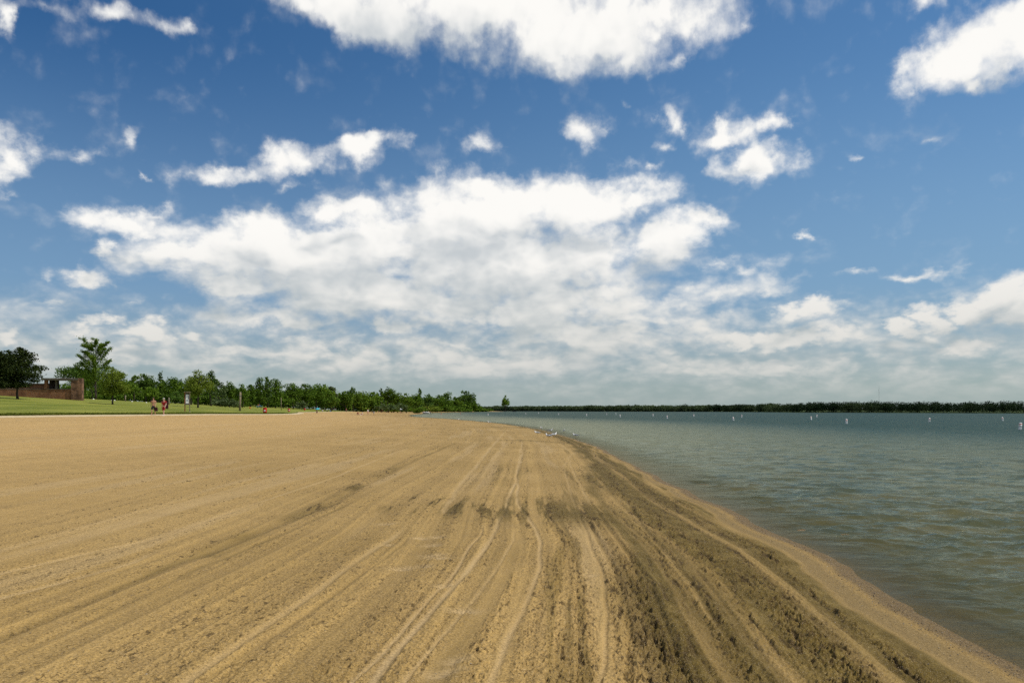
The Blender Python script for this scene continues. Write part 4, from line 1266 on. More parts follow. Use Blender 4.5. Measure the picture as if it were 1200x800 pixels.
WOOD_BACK = [
    (-164.23, 240.47, 3.2, 1.3), (-153.11, 225.03, 1.0, 1.4), (-159.97, 236.48, 3.5, 1.3), (-148.94, 220.38, 1.2, 1.8), (-161.99, 240.81, 3.7, 1.4),
    (-145.18, 215.85, 1.4, 1.3), (-156.44, 234.19, 3.1, 1.6), (-146.12, 218.46, 1.5, 1.2), (-156.46, 235.96, 3.1, 1.4), (-150.17, 226.56, 0.9, 1.8),
    (-157.89, 239.2, 3.4, 2.0), (-149.85, 227.59, 1.6, 1.7), (-154.48, 235.8, 3.6, 1.9), (-145.75, 222.27, 0.9, 1.8), (-156.94, 241.27, 3.8, 1.9),
    (-146.78, 225.16, 1.2, 1.4), (-154.14, 239.07, 4.0, 1.4), (-146.71, 227.62, 1.4, 1.7), (-151.99, 236.94, 3.6, 1.7), (-141.66, 220.63, 1.4, 1.8),
    (-151.84, 238.58, 4.1, 1.8), (-145.18, 227.99, 1.6, 1.2), (-151.75, 239.14, 3.9, 1.9), (-138.14, 218.59, 1.1, 1.3), (-147.31, 234.05, 3.2, 1.7),
    (-137.38, 217.9, 1.2, 1.6), (-145.85, 232.72, 3.1, 1.7), (-135.91, 217.98, 1.4, 1.2), (-145.38, 234.14, 3.4, 1.2), (-143.03, 229.82, 1.7, 1.4),
    (-147.96, 239.53, 3.5, 1.5), (-134.39, 218.52, 1.2, 1.6), (-148.41, 243.18, 3.6, 1.8), (-136.91, 224.03, 1.5, 1.4), (-141.65, 233.79, 3.6, 1.3),
    (-137.02, 225.59, 1.4, 1.3), (-147.23, 244.3, 4.1, 1.6), (-132.4, 219.0, 1.1, 1.2), (-140.14, 233.39, 3.9, 1.7), (-134.37, 225.09, 0.9, 1.9),
    (-140.52, 235.99, 3.7, 1.6), (-134.55, 226.69, 1.1, 1.3), (-141.22, 238.49, 3.7, 1.3), (-132.16, 224.31, 1.7, 1.3), (-137.81, 234.82, 4.0, 1.4),
    (-132.48, 225.87, 1.4, 1.6), (-136.98, 236.38, 3.3, 1.8), (-130.77, 225.03, 1.3, 1.2), (-138.27, 239.06, 3.8, 1.3), (-132.52, 229.67, 1.5, 1.8),
    (-137.88, 241.58, 4.1, 1.5), (-126.64, 220.48, 1.1, 1.3), (-139.49, 244.55, 3.8, 1.6), (-128.39, 225.39, 1.4, 1.6), (-133.0, 235.56, 3.9, 1.9),
    (-125.28, 221.59, 1.1, 1.5), (-133.86, 239.58, 3.9, 1.5), (-124.84, 222.34, 1.7, 1.7), (-134.65, 242.78, 3.4, 1.3), (-126.98, 229.0, 1.1, 1.5),
    (-131.74, 239.59, 3.6, 1.4), (-125.01, 227.62, 1.2, 1.7), (-135.09, 246.69, 3.2, 1.4), (-124.39, 227.38, 1.2, 1.7), (-133.51, 246.74, 3.3, 1.3),
    (-130.05, 240.93, 3.7, 1.9), (-126.16, 233.79, 0.8, 1.4), (-127.34, 238.92, 3.2, 1.6), (-121.88, 228.43, 1.4, 1.9), (-129.91, 245.42, 4.1, 1.8),
    (-119.39, 225.44, 0.8, 1.7), (-126.48, 241.41, 3.3, 1.7), (-118.21, 224.3, 1.3, 1.6), (-128.8, 247.35, 4.4, 1.6), (-118.13, 227.63, 1.3, 1.7),
    (-125.48, 242.65, 3.6, 1.8), (-118.89, 230.88, 1.4, 1.4), (-125.11, 244.64, 4.3, 2.0), (-118.22, 230.81, 2.2, 1.7), (-125.6, 248.0, 4.1, 1.3),
    (-119.07, 234.72, 1.6, 1.9), (-124.64, 248.23, 4.7, 1.9), (-113.69, 226.0, 1.5, 1.3), (-123.39, 247.47, 4.7, 1.6), (-113.25, 226.86, 1.7, 1.3),
    (-124.01, 249.63, 4.8, 1.7), (-115.56, 234.08, 1.7, 1.6), (-121.04, 246.34, 4.5, 1.7), (-109.89, 224.57, 2.2, 1.3), (-120.38, 247.45, 4.1, 1.8),
    (-114.04, 233.9, 1.5, 1.3), (-117.38, 243.24, 4.3, 1.3), (-111.58, 231.35, 1.5, 1.6), (-115.85, 243.46, 4.4, 1.5), (-111.03, 232.66, 2.0, 1.9),
    (-113.83, 240.21, 4.0, 1.7), (-111.2, 234.84, 1.9, 1.8), (-113.14, 241.15, 4.4, 1.6), (-110.61, 236.25, 2.0, 1.4), (-113.39, 243.58, 4.9, 1.5),
    (-110.34, 238.28, 2.9, 1.5), (-113.56, 245.91, 5.3, 1.6), (-105.8, 229.53, 2.6, 1.8), (-115.31, 253.35, 5.5, 2.0), (-106.07, 232.2, 3.2, 1.3),
    (-113.53, 251.18, 5.6, 1.9), (-104.52, 231.83, 2.6, 1.5), (-113.01, 253.67, 5.7, 2.0), (-104.99, 235.82, 2.8, 1.8), (-111.8, 253.55, 5.2, 1.9),
    (-107.14, 242.28, 3.3, 1.8), (-109.8, 249.69, 5.6, 2.0), (-102.87, 235.53, 3.0, 1.4), (-112.3, 257.56, 6.0, 1.6), (-102.21, 236.35, 2.7, 1.8),
    (-108.57, 252.02, 5.5, 2.0), (-101.91, 237.46, 3.3, 1.3), (-107.33, 251.33, 5.1, 1.4), (-100.46, 235.99, 3.3, 1.4), (-106.54, 252.4, 5.9, 1.8),
    (-100.08, 238.32, 3.3, 1.3), (-104.57, 250.76, 5.3, 1.9), (-98.27, 236.63, 3.2, 1.5), (-106.92, 259.0, 5.7, 2.1), (-99.06, 240.49, 3.3, 1.5),
    (-106.24, 260.59, 5.7, 1.8), (-100.99, 248.35, 2.9, 1.6), (-103.92, 256.23, 5.7, 1.4), (-100.17, 249.23, 3.8, 1.8), (-105.25, 263.02, 6.4, 2.0),
    (-95.26, 238.14, 3.6, 1.4), (-100.99, 254.55, 5.6, 2.1), (-97.0, 246.58, 3.9, 1.5), (-101.7, 259.31, 5.8, 1.7), (-93.46, 240.26, 3.7, 1.9),
    (-100.27, 260.56, 5.8, 1.5), (-95.51, 246.19, 3.8, 1.4), (-98.71, 257.58, 6.4, 1.6), (-94.53, 248.51, 3.1, 1.8), (-99.28, 261.87, 5.5, 1.4),
    (-95.33, 251.6, 3.4, 1.6), (-97.19, 260.1, 6.1, 1.7), (-94.07, 252.11, 3.2, 1.7), (-95.68, 260.7, 5.8, 1.5), (-92.73, 251.72, 3.4, 1.3),
    (-96.86, 264.66, 6.4, 1.8), (-91.57, 251.78, 3.5, 1.8), (-95.02, 264.49, 6.6, 2.0), (-92.31, 254.81, 3.5, 1.5), (-92.82, 260.84, 5.8, 1.5),
    (-91.08, 257.01, 3.0, 1.7), (-92.42, 263.79, 6.2, 1.9), (-87.72, 249.61, 2.9, 1.6), (-92.46, 266.02, 5.5, 1.9), (-86.55, 248.5, 3.0, 2.0),
    (-90.64, 264.36, 5.8, 1.7), (-87.48, 254.09, 2.6, 1.9), (-91.8, 270.86, 5.2, 1.8), (-85.84, 252.69, 3.0, 1.5), (-89.98, 269.0, 5.7, 1.9),
    (-84.48, 253.0, 3.2, 2.0), (-88.1, 267.47, 5.1, 2.1), (-85.79, 258.99, 2.9, 2.0), (-92.45, 285.19, 6.0, 1.6), (-88.65, 271.36, 3.0, 2.0),
    (-97.32, 302.51, 6.2, 2.3), (-91.9, 284.62, 3.1, 1.6), (-102.82, 322.48, 6.9, 2.3), (-98.97, 312.17, 3.6, 2.4), (-107.54, 342.99, 8.0, 2.8),
    (-102.63, 329.11, 4.8, 2.6), (-108.49, 351.95, 7.7, 2.1), (-102.58, 333.41, 5.3, 1.9), (-108.12, 355.31, 8.1, 2.9), (-103.1, 338.56, 4.6, 2.0),
    (-105.49, 353.55, 7.7, 1.9), (-104.99, 348.2, 4.1, 2.6), (-106.53, 358.68, 7.6, 2.4), (-102.11, 346.1, 3.9, 2.5), (-107.14, 365.67, 7.9, 2.4),
    (-100.48, 344.41, 4.6, 2.4), (-104.61, 367.25, 7.2, 2.0), (-100.82, 352.55, 4.6, 2.3), (-102.69, 364.54, 7.5, 2.4), (-101.94, 360.19, 4.0, 2.9),
    (-103.3, 373.13, 7.9, 2.3), (-100.53, 363.23, 3.6, 2.9), (-103.36, 374.97, 7.0, 2.3), (-99.61, 364.91, 5.1, 3.0), (-103.14, 380.44, 7.8, 2.6),
    (-98.48, 365.17, 4.9, 2.8), (-99.72, 376.81, 9.6, 3.1), (-98.58, 370.78, 5.1, 3.0), (-98.18, 378.34, 9.7, 3.0), (-96.7, 368.69, 5.0, 2.6),
    (-98.33, 381.67, 9.8, 2.0), (-95.63, 371.72, 5.8, 2.7), (-96.85, 384.49, 9.6, 2.5), (-96.09, 380.83, 6.7, 2.5), (-96.81, 391.33, 9.2, 2.6),
    (-92.95, 378.14, 6.4, 2.9), (-96.61, 397.63, 10.8, 2.2), (-92.17, 380.07, 7.2, 3.1), (-96.14, 400.51, 10.3, 2.6), (-92.25, 384.43, 6.7, 2.2),
    (-94.47, 404.87, 10.0, 2.9), (-89.15, 382.19, 7.1, 3.1), (-93.08, 405.43, 10.8, 2.4), (-90.05, 393.4, 7.3, 2.6), (-92.56, 409.82, 11.0, 2.7),
    (-90.37, 399.28, 6.6, 2.7), (-91.87, 415.63, 10.5, 3.4), (-86.75, 392.26, 6.5, 2.6), (-91.34, 419.42, 9.7, 3.0), (-87.83, 403.05, 6.0, 3.1),
    (-88.12, 415.04, 10.6, 3.0), (-84.77, 401.76, 6.0, 3.1), (-87.26, 418.74, 8.9, 2.7), (-84.39, 407.62, 5.2, 2.9), (-87.62, 424.87, 9.7, 2.8),
    (-82.83, 404.23, 4.6, 2.8), (-85.14, 428.66, 10.2, 2.6), (-81.53, 406.82, 5.3, 3.3), (-84.63, 428.19, 10.4, 2.2), (-81.93, 414.78, 5.2, 2.6),
    (-81.74, 431.6, 9.1, 3.4), (-80.75, 419.52, 5.5, 3.0), (-79.98, 430.85, 10.2, 3.0), (-79.59, 423.57, 5.8, 2.8), (-79.51, 438.74, 10.5, 3.6),
    (-76.18, 420.03, 6.2, 3.1), (-78.5, 437.56, 9.8, 3.4), (-76.91, 427.91, 5.8, 2.7), (-77.76, 443.53, 10.3, 2.6), (-74.6, 432.26, 5.1, 3.1),
    (-76.95, 450.35, 10.9, 3.3), (-71.93, 426.87, 6.6, 2.5), (-73.13, 446.08, 10.4, 2.3), (-72.68, 440.39, 6.3, 2.9), (-75.29, 463.79, 9.5, 3.5),
    (-73.0, 458.88, 6.2, 2.5), (-76.57, 483.36, 10.7, 3.7), (-74.66, 473.9, 5.5, 2.5), (-78.09, 511.52, 11.7, 2.8), (-75.84, 493.88, 6.3, 2.6),
    (-78.31, 524.14, 10.6, 3.1), (-75.35, 513.51, 6.0, 3.7), (-77.98, 549.53, 12.4, 2.9), (-75.07, 526.76, 7.2, 3.5), (-78.3, 569.64, 10.7, 4.0),
    (-75.93, 548.8, 5.3, 3.2), (-80.06, 584.47, 13.0, 4.2), (-76.68, 572.47, 5.6, 3.2), (-78.72, 605.94, 11.0, 4.0), (-76.34, 586.62, 7.5, 4.8),
    (-77.01, 617.71, 11.4, 3.9), (-77.87, 612.48, 7.3, 4.2), (-79.91, 646.14, 12.4, 5.2), (-77.36, 628.44, 5.7, 3.9), (-77.34, 655.92, 13.4, 4.2),
    (-76.76, 648.71, 5.5, 5.2), (-78.16, 681.92, 13.1, 5.5), (-75.18, 667.96, 7.6, 4.2), (-76.91, 698.39, 12.0, 4.2), (-75.91, 685.82, 5.1, 5.3),
    (-74.99, 721.23, 13.9, 5.1), (-74.54, 707.1, 6.1, 4.7), (-73.98, 734.69, 13.0, 4.0), (-72.6, 720.62, 6.5, 5.0), (-72.77, 760.04, 13.8, 4.7),
    (-69.6, 739.8, 7.1, 6.0), (-72.63, 780.3, 14.1, 4.3), (-71.19, 759.94, 6.0, 4.9), (-70.68, 797.85, 12.0, 4.1), (-69.15, 785.12, 6.1, 4.4),
    (-68.19, 812.05, 13.9, 4.8), (-67.1, 801.04, 4.5, 5.2), (-64.66, 833.89, 12.0, 6.8), (-64.87, 816.16, 4.4, 5.7), (-64.06, 853.66, 12.9, 4.6),
    (-60.6, 833.43, 3.8, 5.5), (-60.7, 867.66, 12.0, 5.7), (-61.19, 860.25, 6.3, 6.6), (-58.97, 894.65, 11.5, 7.3), (-56.49, 882.5, 5.0, 5.0),
    (-56.87, 905.93, 12.1, 6.1), (-56.21, 899.93, 4.2, 6.8), (-51.17, 924.84, 13.2, 6.3), (-51.21, 913.96, 3.0, 7.0), (-49.94, 954.34, 11.1, 7.4),
    (-50.1, 935.61, 4.9, 5.6), (-46.91, 963.14, 9.4, 7.7), (-41.48, 985.97, 7.9, 7.1), (-39.79, 998.41, 2.7, 7.2), (-35.74, 999.01, 4.7, 7.3),
]


def build_woods():
    """the dense wood behind the single trees, and the woods across the lake: masses nobody could count"""
    rng = np.random.RandomState(5)
    lob, tone = [], []
    for (x, y, h, r) in WOOD_BACK:
        z = ground_z(x, y)
        lob.append((x, y, z + h * 0.5, r, r, h * 0.52))
    L = np.array(lob)
    n = 95000
    k = rng.choice(len(L), n)
    d = rng.normal(size=(n, 3))
    d /= np.linalg.norm(d, axis=1, keepdims=True)
    d[:, 1] = -np.abs(d[:, 1])
    p = L[k, :3] + d * L[k, 3:6] * (rng.rand(n) ** 0.5)[:, None] * rng.uniform(0.8, 1.12, (n, 1))
    o = leaves('woodland', p, np.hypot(p[:, 0], p[:, 1]) / 827 * 1.9, rng, LEAF['deep'], None, 0.5)
    o['kind'] = 'stuff'
    o['label'] = 'dense dark green wood filling in behind the beach trees'
    # across the lake
    pts, sizes, tones = [], [], []
    az = -4.2
    while az < 62:
        R0 = float(np.interp(az, _FA, _FR))
        for row in range(3):
            R = R0 + 4 + row * rng.uniform(7, 12)
            a = math.radians(az + rng.uniform(-0.3, 0.3))
            x, y = R * math.sin(a), R * math.cos(a)
            z = ground_z(x, y)
            hill = float(np.interp(az, [-4, 0, 6, 13.5, 14.2, 17, 19, 21, 23, 26, 31, 40, 60], [10, 9.5, 8.6, 8.6, 8.8, 8.6, 7.6, 8.8, 8.6, 8.0, 7.6, 7.5, 7.5]))
            h = (hill - z) * (0.96 + 0.08 * rng.rand() + 0.30 * (vnoise(np.array([az * 1.1]), np.array([0.5]), 7)[0] - 0.5)) * (0.82 + 0.09 * row)
            if rng.rand() < 0.02:
                h *= 1.12
            w = h * rng.uniform(0.75, 1.5)
            m = int(330 * (h / 8))
            d = rng.normal(size=(m, 3))
            d /= np.linalg.norm(d, axis=1, keepdims=True)
            r = rng.rand(m) ** 0.45
            q = np.array([x, y, z + h * 0.52]) + d * np.array([w * 0.55, w * 0.55, h * 0.5]) * r[:, None] * (0.90 + 0.20 * vnoise(d[:, 0] * 3 + az, d[:, 2] * 3, 8))[:, None]
            pts.append(q)
            sizes.append(np.full(m, R / 827 * 1.0))
            base = float(np.interp(az, [-4, 5, 13.4, 13.8, 15.6, 16.0, 18.2, 18.6, 20, 24, 40], [0.62, 0.74, 0.70, 0.20, 0.20, 0.55, 0.50, 0.16, 0.08, 0.10, 0.04]))  # leaf tone carries cloud shadow at right and haze at centre
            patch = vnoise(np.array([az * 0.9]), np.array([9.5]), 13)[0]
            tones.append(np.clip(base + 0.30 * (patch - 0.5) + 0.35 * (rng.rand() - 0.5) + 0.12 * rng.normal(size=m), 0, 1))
        az += math.degrees(2.6 / R0)
    p = np.concatenate(pts)
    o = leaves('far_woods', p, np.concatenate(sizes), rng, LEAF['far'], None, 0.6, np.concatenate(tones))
    o['kind'] = 'stuff'
    o['label'] = 'low continuous wood along the far shore of the lake'
    # rough grass blades along the edge of the mown lawn
    rng = np.random.RandomState(15)
    n = 16000
    y = 40 + 110 * rng.rand(n) ** 1.6
    t = rng.rand(n) ** 2 * 1.2
    s = lawn_edge_s(y) + 1.55 + t
    x = shore_x(y) - s
    z, _ = land(x, y)
    p = np.stack([x, y, z + 0.09], -1)
    o = leaves('grass', p, np.full(n, 0.20), rng, LEAF['blade'], None, 0.6, None, 0.25)
    o['kind'] = 'stuff'
    o['label'] = 'longer grass tufts along the sandy edge of the lawn'


def build_pebbles():
    """gravel and bits of shell washed up along the water's edge, with a few strays on the raked sand"""
    rng = np.random.RandomState(31)
    n = 3200
    y = 4.0 + 30 * rng.rand(n) ** 2.0
    sl = np.where(rng.rand(n) < 0.75, np.abs(rng.normal(0.16, 0.12, n)), 0.4 + 7 * rng.rand(n) ** 1.6)
    s = sl - shore_detail(y)
    x = shore_x(y) - s
    z, _ = land(x, y)
    z = z + gauss(sl, 1.2) * 0.0352 * (sl - s)
    h, _, _, _, _, _, _, _ = beach_relief(x, y, s)
    r = 0.0025 + 0.006 * rng.rand(n) ** 3
    oct_v = np.array([(1, 0, 0), (0, 1, 0), (-1, 0, 0), (0, -1, 0), (0, 0, 0.7), (0, 0, -0.7)], float)
    oct_f = np.array([(0, 1, 4), (1, 2, 4), (2, 3, 4), (3, 0, 4), (1, 0, 5), (2, 1, 5), (3, 2, 5), (0, 3, 5)])
    a = rng.rand(n) * 6.28
    ca, sa = np.cos(a)[:, None], np.sin(a)[:, None]
    st = 0.7 + 0.7 * rng.rand(n, 6)
    vx, vy, vz = oct_v[:, 0] * st, oct_v[:, 1] * st, oct_v[:, 2] * st
    P = np.stack([x[:, None] + r[:, None] * (vx * ca - vy * sa), y[:, None] + r[:, None] * (vx * sa + vy * ca), (z + h + 0.4 * r)[:, None] + r[:, None] * vz], -1)
    F = (oct_f[None] + 6 * np.arange(n)[:, None, None]).reshape(-1, 3)
    me = bpy.data.meshes.new('pebbles')
    me.from_pydata(P.reshape(-1, 3).tolist(), [], F.tolist())
    m, T, out = new_mat('pebble stone')
    pos = T.node('ShaderNodeNewGeometry').outputs['Position']
    n1 = T.noise(pos, 12.0, 1.0, 0.5)
    c = T.mix(T.ramp(n1, 0.35, 0.60), (0.10, 0.07, 0.04), (0.36, 0.28, 0.18))
    c = T.mix(T.ramp(n1, 0.70, 0.74), c, (0.70, 0.66, 0.58))
    principled(T, out, c, 0.7, 0.3)
    me.materials.append(m)
    o = bpy.data.objects.new('pebbles', me)
    C.objects.link(o)
    o['kind'] = 'stuff'
    o['label'] = 'small gravel and shell bits along the wet edge of the sand'


# ----------------------------------------------------------------------------
# people
# ----------------------------------------------------------------------------
def skin(name, chains, mat, parent, sub=1):
    """grow one continuous surface round a branching skeleton; chains: lists of (x, y, z, radius) that share their first point with an earlier one"""
    me = bpy.data.meshes.new(name)
    vs, es, rs, idx = [], [], [], {}
    for ch in chains:
        prev = None
        for (x, y, z, r) in ch:
            key = (round(x, 4), round(y, 4), round(z, 4))
            if key not in idx:
                idx[key] = len(vs)
                vs.append((x, y, z))
                rs.append(r if isinstance(r, tuple) else (r, r))
            if prev is not None and prev != idx[key]:
                es.append((prev, idx[key]))
            prev = idx[key]
    me.from_pydata(vs, es, [])
    o = bpy.data.objects.new(name, me)
    C.objects.link(o)
    md = o.modifiers.new('skin', 'SKIN')
    md.use_smooth_shade = True
    md.branch_smoothing = 0.3
    for i, d in enumerate(me.skin_vertices[0].data):
        d.radius = rs[i]
        d.use_root = i == 0
    s = o.modifiers.new('sub', 'SUBSURF')
    s.levels = s.render_levels = sub
    dg = bpy.context.evaluated_depsgraph_get()
    new = bpy.data.meshes.new_from_object(o.evaluated_get(dg))
    o.modifiers.clear()
    o.data = new
    new.name = name
    new.materials.clear()
    new.materials.append(mat)
    new.polygons.foreach_set('use_smooth', [True] * len(new.polygons))
    o.parent = parent
    return o


def V3(*a):
    return Vector(a)


STAND = dict(pelvis=(0, 0, .95), waist=(0, 0.01, 1.10), chest=(0, 0.0, 1.32), neck=(0, 0.01, 1.49), head=(0, -0.015, 1.63),
             sh=((-.185, .01, 1.42), (.185, .01, 1.42)), el=((-.245, .02, 1.13), (.245, .02, 1.13)), wr=((-.25, -.06, .88), (.25, -.06, .88)),
             hip=((-.095, 0, .90), (.095, 0, .90)), kn=((-.10, -.02, .49), (.10, -.02, .49)), an=((-.10, .02, .08), (.10, .02, .08)), toe=(0, -1))
WALK = dict(STAND, kn=((-.10, -.16, .50), (.10, .04, .50)), an=((-.10, -.20, .09), (.10, .26, .13)), el=((-.25, .10, 1.14), (.25, -.04, 1.13)), wr=((-.26, .06, .90), (.25, -.20, .93)))
SIT = dict(pelvis=(0, .05, .13), waist=(0, .09, .28), chest=(0, .08, .50), neck=(0, .04, .67), head=(0, .01, .81),
           sh=((-.185, .06, .60), (.185, .06, .60)), el=((-.27, .02, .36), (.27, .02, .36)), wr=((-.19, -.20, .36), (.19, -.20, .36)),
           hip=((-.10, 0, .11), (.10, 0, .11)), kn=((-.15, -.36, .40), (.15, -.36, .40)), an=((-.13, -.58, .07), (.13, -.58, .07)), toe=(0, -1))
BEND = dict(pelvis=(0, .10, .92), waist=(0, .0, 1.02), chest=(0, -.22, 1.10), neck=(0, -.40, 1.10), head=(0, -.53, 1.06),
            sh=((-.185, -.33, 1.06), (.185, -.33, 1.06)), el=((-.23, -.40, .78), (.23, -.40, .78)), wr=((-.18, -.48, .54), (.18, -.48, .54)),
            hip=((-.10, .10, .88), (.10, .10, .88)), kn=((-.13, .0, .49), (.13, .0, .49)), an=((-.13, .06, .08), (.13, .06, .08)), toe=(0, -1))
BENCH = dict(SIT, **{k: tuple(tuple(c + (.42 if j == 2 else 0) for j, c in enumerate(p)) for p in SIT[k]) if isinstance(SIT[k][0], tuple) else tuple(c + (.42 if j == 2 else 0) for j, c in enumerate(SIT[k])) for k in ('pelvis', 'waist', 'chest', 'neck', 'head', 'sh', 'el', 'wr', 'hip')},
             kn=((-.14, -.42, .55), (.14, -.42, .55)), an=((-.13, -.42, .08), (.13, -.42, .08)))


def person(x, y, label, pose, skin_c, hair_c, rz=0.0, top=None, bottom=None, bottom_len=0.55, group=None, tall=1.0, dz=0.0, shoes=None, cap=None, fingers=True):
    root = thing('person', on_ground(x, y, dz), label, 'person', group, rz, tall)
    P = pose
    c = lambda p, r: (*p, r)
    lerp = lambda a, b, t: tuple(a[i] + (b[i] - a[i]) * t for i in range(3))
    up = Vector(P['head']) - Vector(P['neck'])
    up.normalize()
    fwd = Vector((0, -1, 0))
    hd = Vector(P['head'])
    sk = M('skin ' + skin_c[0], skin_c[1], 0.55, 0.08, 20.0)
    chains = [[c(P['pelvis'], (.135, .105)), c(P['waist'], (.125, .095)), c(P['chest'], (.155, .11)), c(P['neck'], .055), (*(hd - up * .05 + fwd * .01), (.066, .075)), (*(hd + up * .03), (.073, .088)), (*(hd + up * .09), (.055, .066))],
              [(*(hd - up * .05 + fwd * .01), (.066, .075)), (*(hd - up * .055 + fwd * .075), .030)],
              [(*(hd + up * .03), (.073, .088)), (*(hd + up * .0 + fwd * .10), .013)]]
    for k in (0, 1):
        s = -1 if k == 0 else 1
        sh, el, wr = P['sh'][k], P['el'][k], P['wr'][k]
        dirn = (Vector(wr) - Vector(el)).normalized()
        palm = tuple(Vector(wr) + dirn * .07)
        ch = [c(P['chest'], (.155, .11)), c(sh, .062), c(lerp(sh, el, .5), .050), c(el, .042), c(lerp(el, wr, .4), .040), c(wr, .026), c(palm, (.036, .020))]
        chains.append(ch)
        if fingers:
            side = dirn.cross(Vector((1, 0, 0))).normalized()
            for j, (o_, ln) in enumerate(((-.030, .062), (-.010, .075), (.010, .070), (.029, .055))):
                b = Vector(palm) + side * o_ + dirn * .02
                e1 = b + dirn * ln * .5 + Vector((-s * .006, 0, 0))
                e2 = b + dirn * ln + Vector((-s * .022, 0, 0))
                chains.append([c(palm, (.036, .020)), (*b, .0095), (*e1, .0090), (*e2, .0075)])
            tb = Vector(wr) + dirn * .03 + side * -.030
            chains.append([c(wr, .026), (*tb, .012), (*(tb + dirn * .035 + side * -.018), .0095)])
        hp, kn, an = P['hip'][k], P['kn'][k], P['an'][k]
        toe = (an[0] + s * .02, an[1] - .17, max(.03, an[2] - .05))
        heel = (an[0], an[1] + .05, max(.03, an[2] - .05))
        chains.append([c(P['pelvis'], (.135, .105)), c(hp, .088), c(lerp(hp, kn, .45), .078), c(kn, .055), c(lerp(kn, an, .35), .055), c(an, .036), (*lerp(an, toe, .5), .036), (*toe, .026)])
        chains.append([c(an, .036), (*heel, .034)])
    skin('body', chains, sk, root, 1)
    # hair or cap
    hm = cap or M('hair ' + hair_c[0], hair_c[1], 0.6, 0.3, 30.0)
    q = hd + up * .055 + Vector((0, .022, 0))
    hb = MB().ball(q, (.092, .108, .085), 10, 7)
    if cap:
        hb.box(tuple(q + Vector((0, -.14, .0))), (.13, .10, .018))
    hb.build('cap' if cap else 'hair', hm, root, True)
    for s in (-1, 1):
        MB().ball(tuple(hd + up * .012 + Vector((s * .032, -.086, 0))), .011, 6, 5).build('eye', M('dark eye', (.02, .015, .012), 0.3), root, True)
    if top:
        ch = [[c(P['pelvis'], (.150, .122)), c(P['waist'], (.150, .118)), c(P['chest'], (.178, .132)), c(lerp(P['chest'], P['neck'], .7), (.085, .08))]]
        for k in (0, 1):
            ch.append([c(P['chest'], (.178, .132)), c(P['sh'][k], .085), c(lerp(P['sh'][k], P['el'][k], .65), .072)])
        skin('shirt', ch, top, root, 1)
    if bottom:
        ch = [[c(lerp(P['pelvis'], P['waist'], .5), (.145, .115)), c(P['pelvis'], (.160, .128))]]
        for k in (0, 1):
            hp, kn, an = P['hip'][k], P['kn'][k], P['an'][k]
            leg = [c(P['pelvis'], (.160, .128)), c(hp, .112)]
            if bottom_len <= 0.6:
                leg += [c(lerp(hp, kn, .5), .108), c(lerp(hp, kn, .92), .105)]
            else:
                leg += [c(lerp(hp, kn, .5), .100), c(kn, .080), c(lerp(kn, an, .92), .064)]
            ch.append(leg)
        skin('shorts' if bottom_len <= 0.6 else 'trousers', ch, bottom, root, 1)
    if shoes:
        for k in (0, 1):
            an = P['an'][k]
            s = -1 if k == 0 else 1
            skin('shoe', [[(an[0], an[1] + .06, an[2] - .03, .044), (an[0], an[1] - .04, an[2] - .03, .05), (an[0] + s * .02, an[1] - .18, max(.035, an[2] - .05), (.045, .032))]], shoes, root, 1)
    return root


# ----------------------------------------------------------------------------
# things on the lawn, the beach and the lake
# ----------------------------------------------------------------------------
def build_pavilion():
    x0, y0 = PAV
    z0 = ground_z(x0, y0)
    brick = brick_mat()
    conc = M('weathered concrete', (0.115, 0.098, 0.074), 0.9, 0.2, 3.0)
    root = thing('brick_shelter', (x0, y0, z0 - 0.25), 'low open brick shelter with flat concrete roof at the left edge of the lawn', 'building')
    root.rotation_euler.z = math.radians(9)
    wall = MB()
    wall.box((-3.65, 0.0, 0.85), (13.2, 0.35, 1.70))
    wall.box((-4.4, 1.9, 1.25), (8.0, 0.3, 2.5))
    wall.build('wall', brick, root, bevel=0.01)
    MB().box((0.72, 0.0, 1.745), (4.42, 0.5, 0.09)).build('sill', conc, root, bevel=0.01)
    MB().box((-5.1, 0.0, 1.745), (7.0, 0.42, 0.09)).build('coping', conc, root, bevel=0.01)
    MB().box((3.25, 0.05, 1.68), (1.50, 0.9, 3.36)).build('pillar', M('dark mottled brick', (0.165, 0.088, 0.050), 0.9, 0.55, 1.6), root, bevel=0.02)
    MB().box((-1.05, 0.1, 2.42), (0.42, 0.5, 1.26)).build('pillar', brick, root, bevel=0.02)
    MB().box((0.32, 0.1, 2.42), (0.2, 0.3, 1.26)).build('post', conc, root, bevel=0.02)
    MB().box((-0.42, 1.35, 2.30), (1.35, 0.12, 1.5)).build('door', M('dark door paint', (0.035, 0.020, 0.014), 0.7), root)
    roof = MB()
    roof.box((0.95, 0.9, 3.13), (5.0, 2.6, 0.16))
    roof.box((0.95, -0.42, 3.20), (5.1, 0.12, 0.30))
    roof.build('roof', conc, root, bevel=0.015)
    MB().box((-4.6, 1.9, 2.56), (8.4, 0.7, 0.12)).build('roof_edge', conc, root, bevel=0.01)
    MB().lathe([(0.10, 0), (0.10, 0.25), (0.14, 0.25), (0.14, 0.32)], 10, (0.9, 1.4, 3.21)).build('vent_pipe', conc, root)


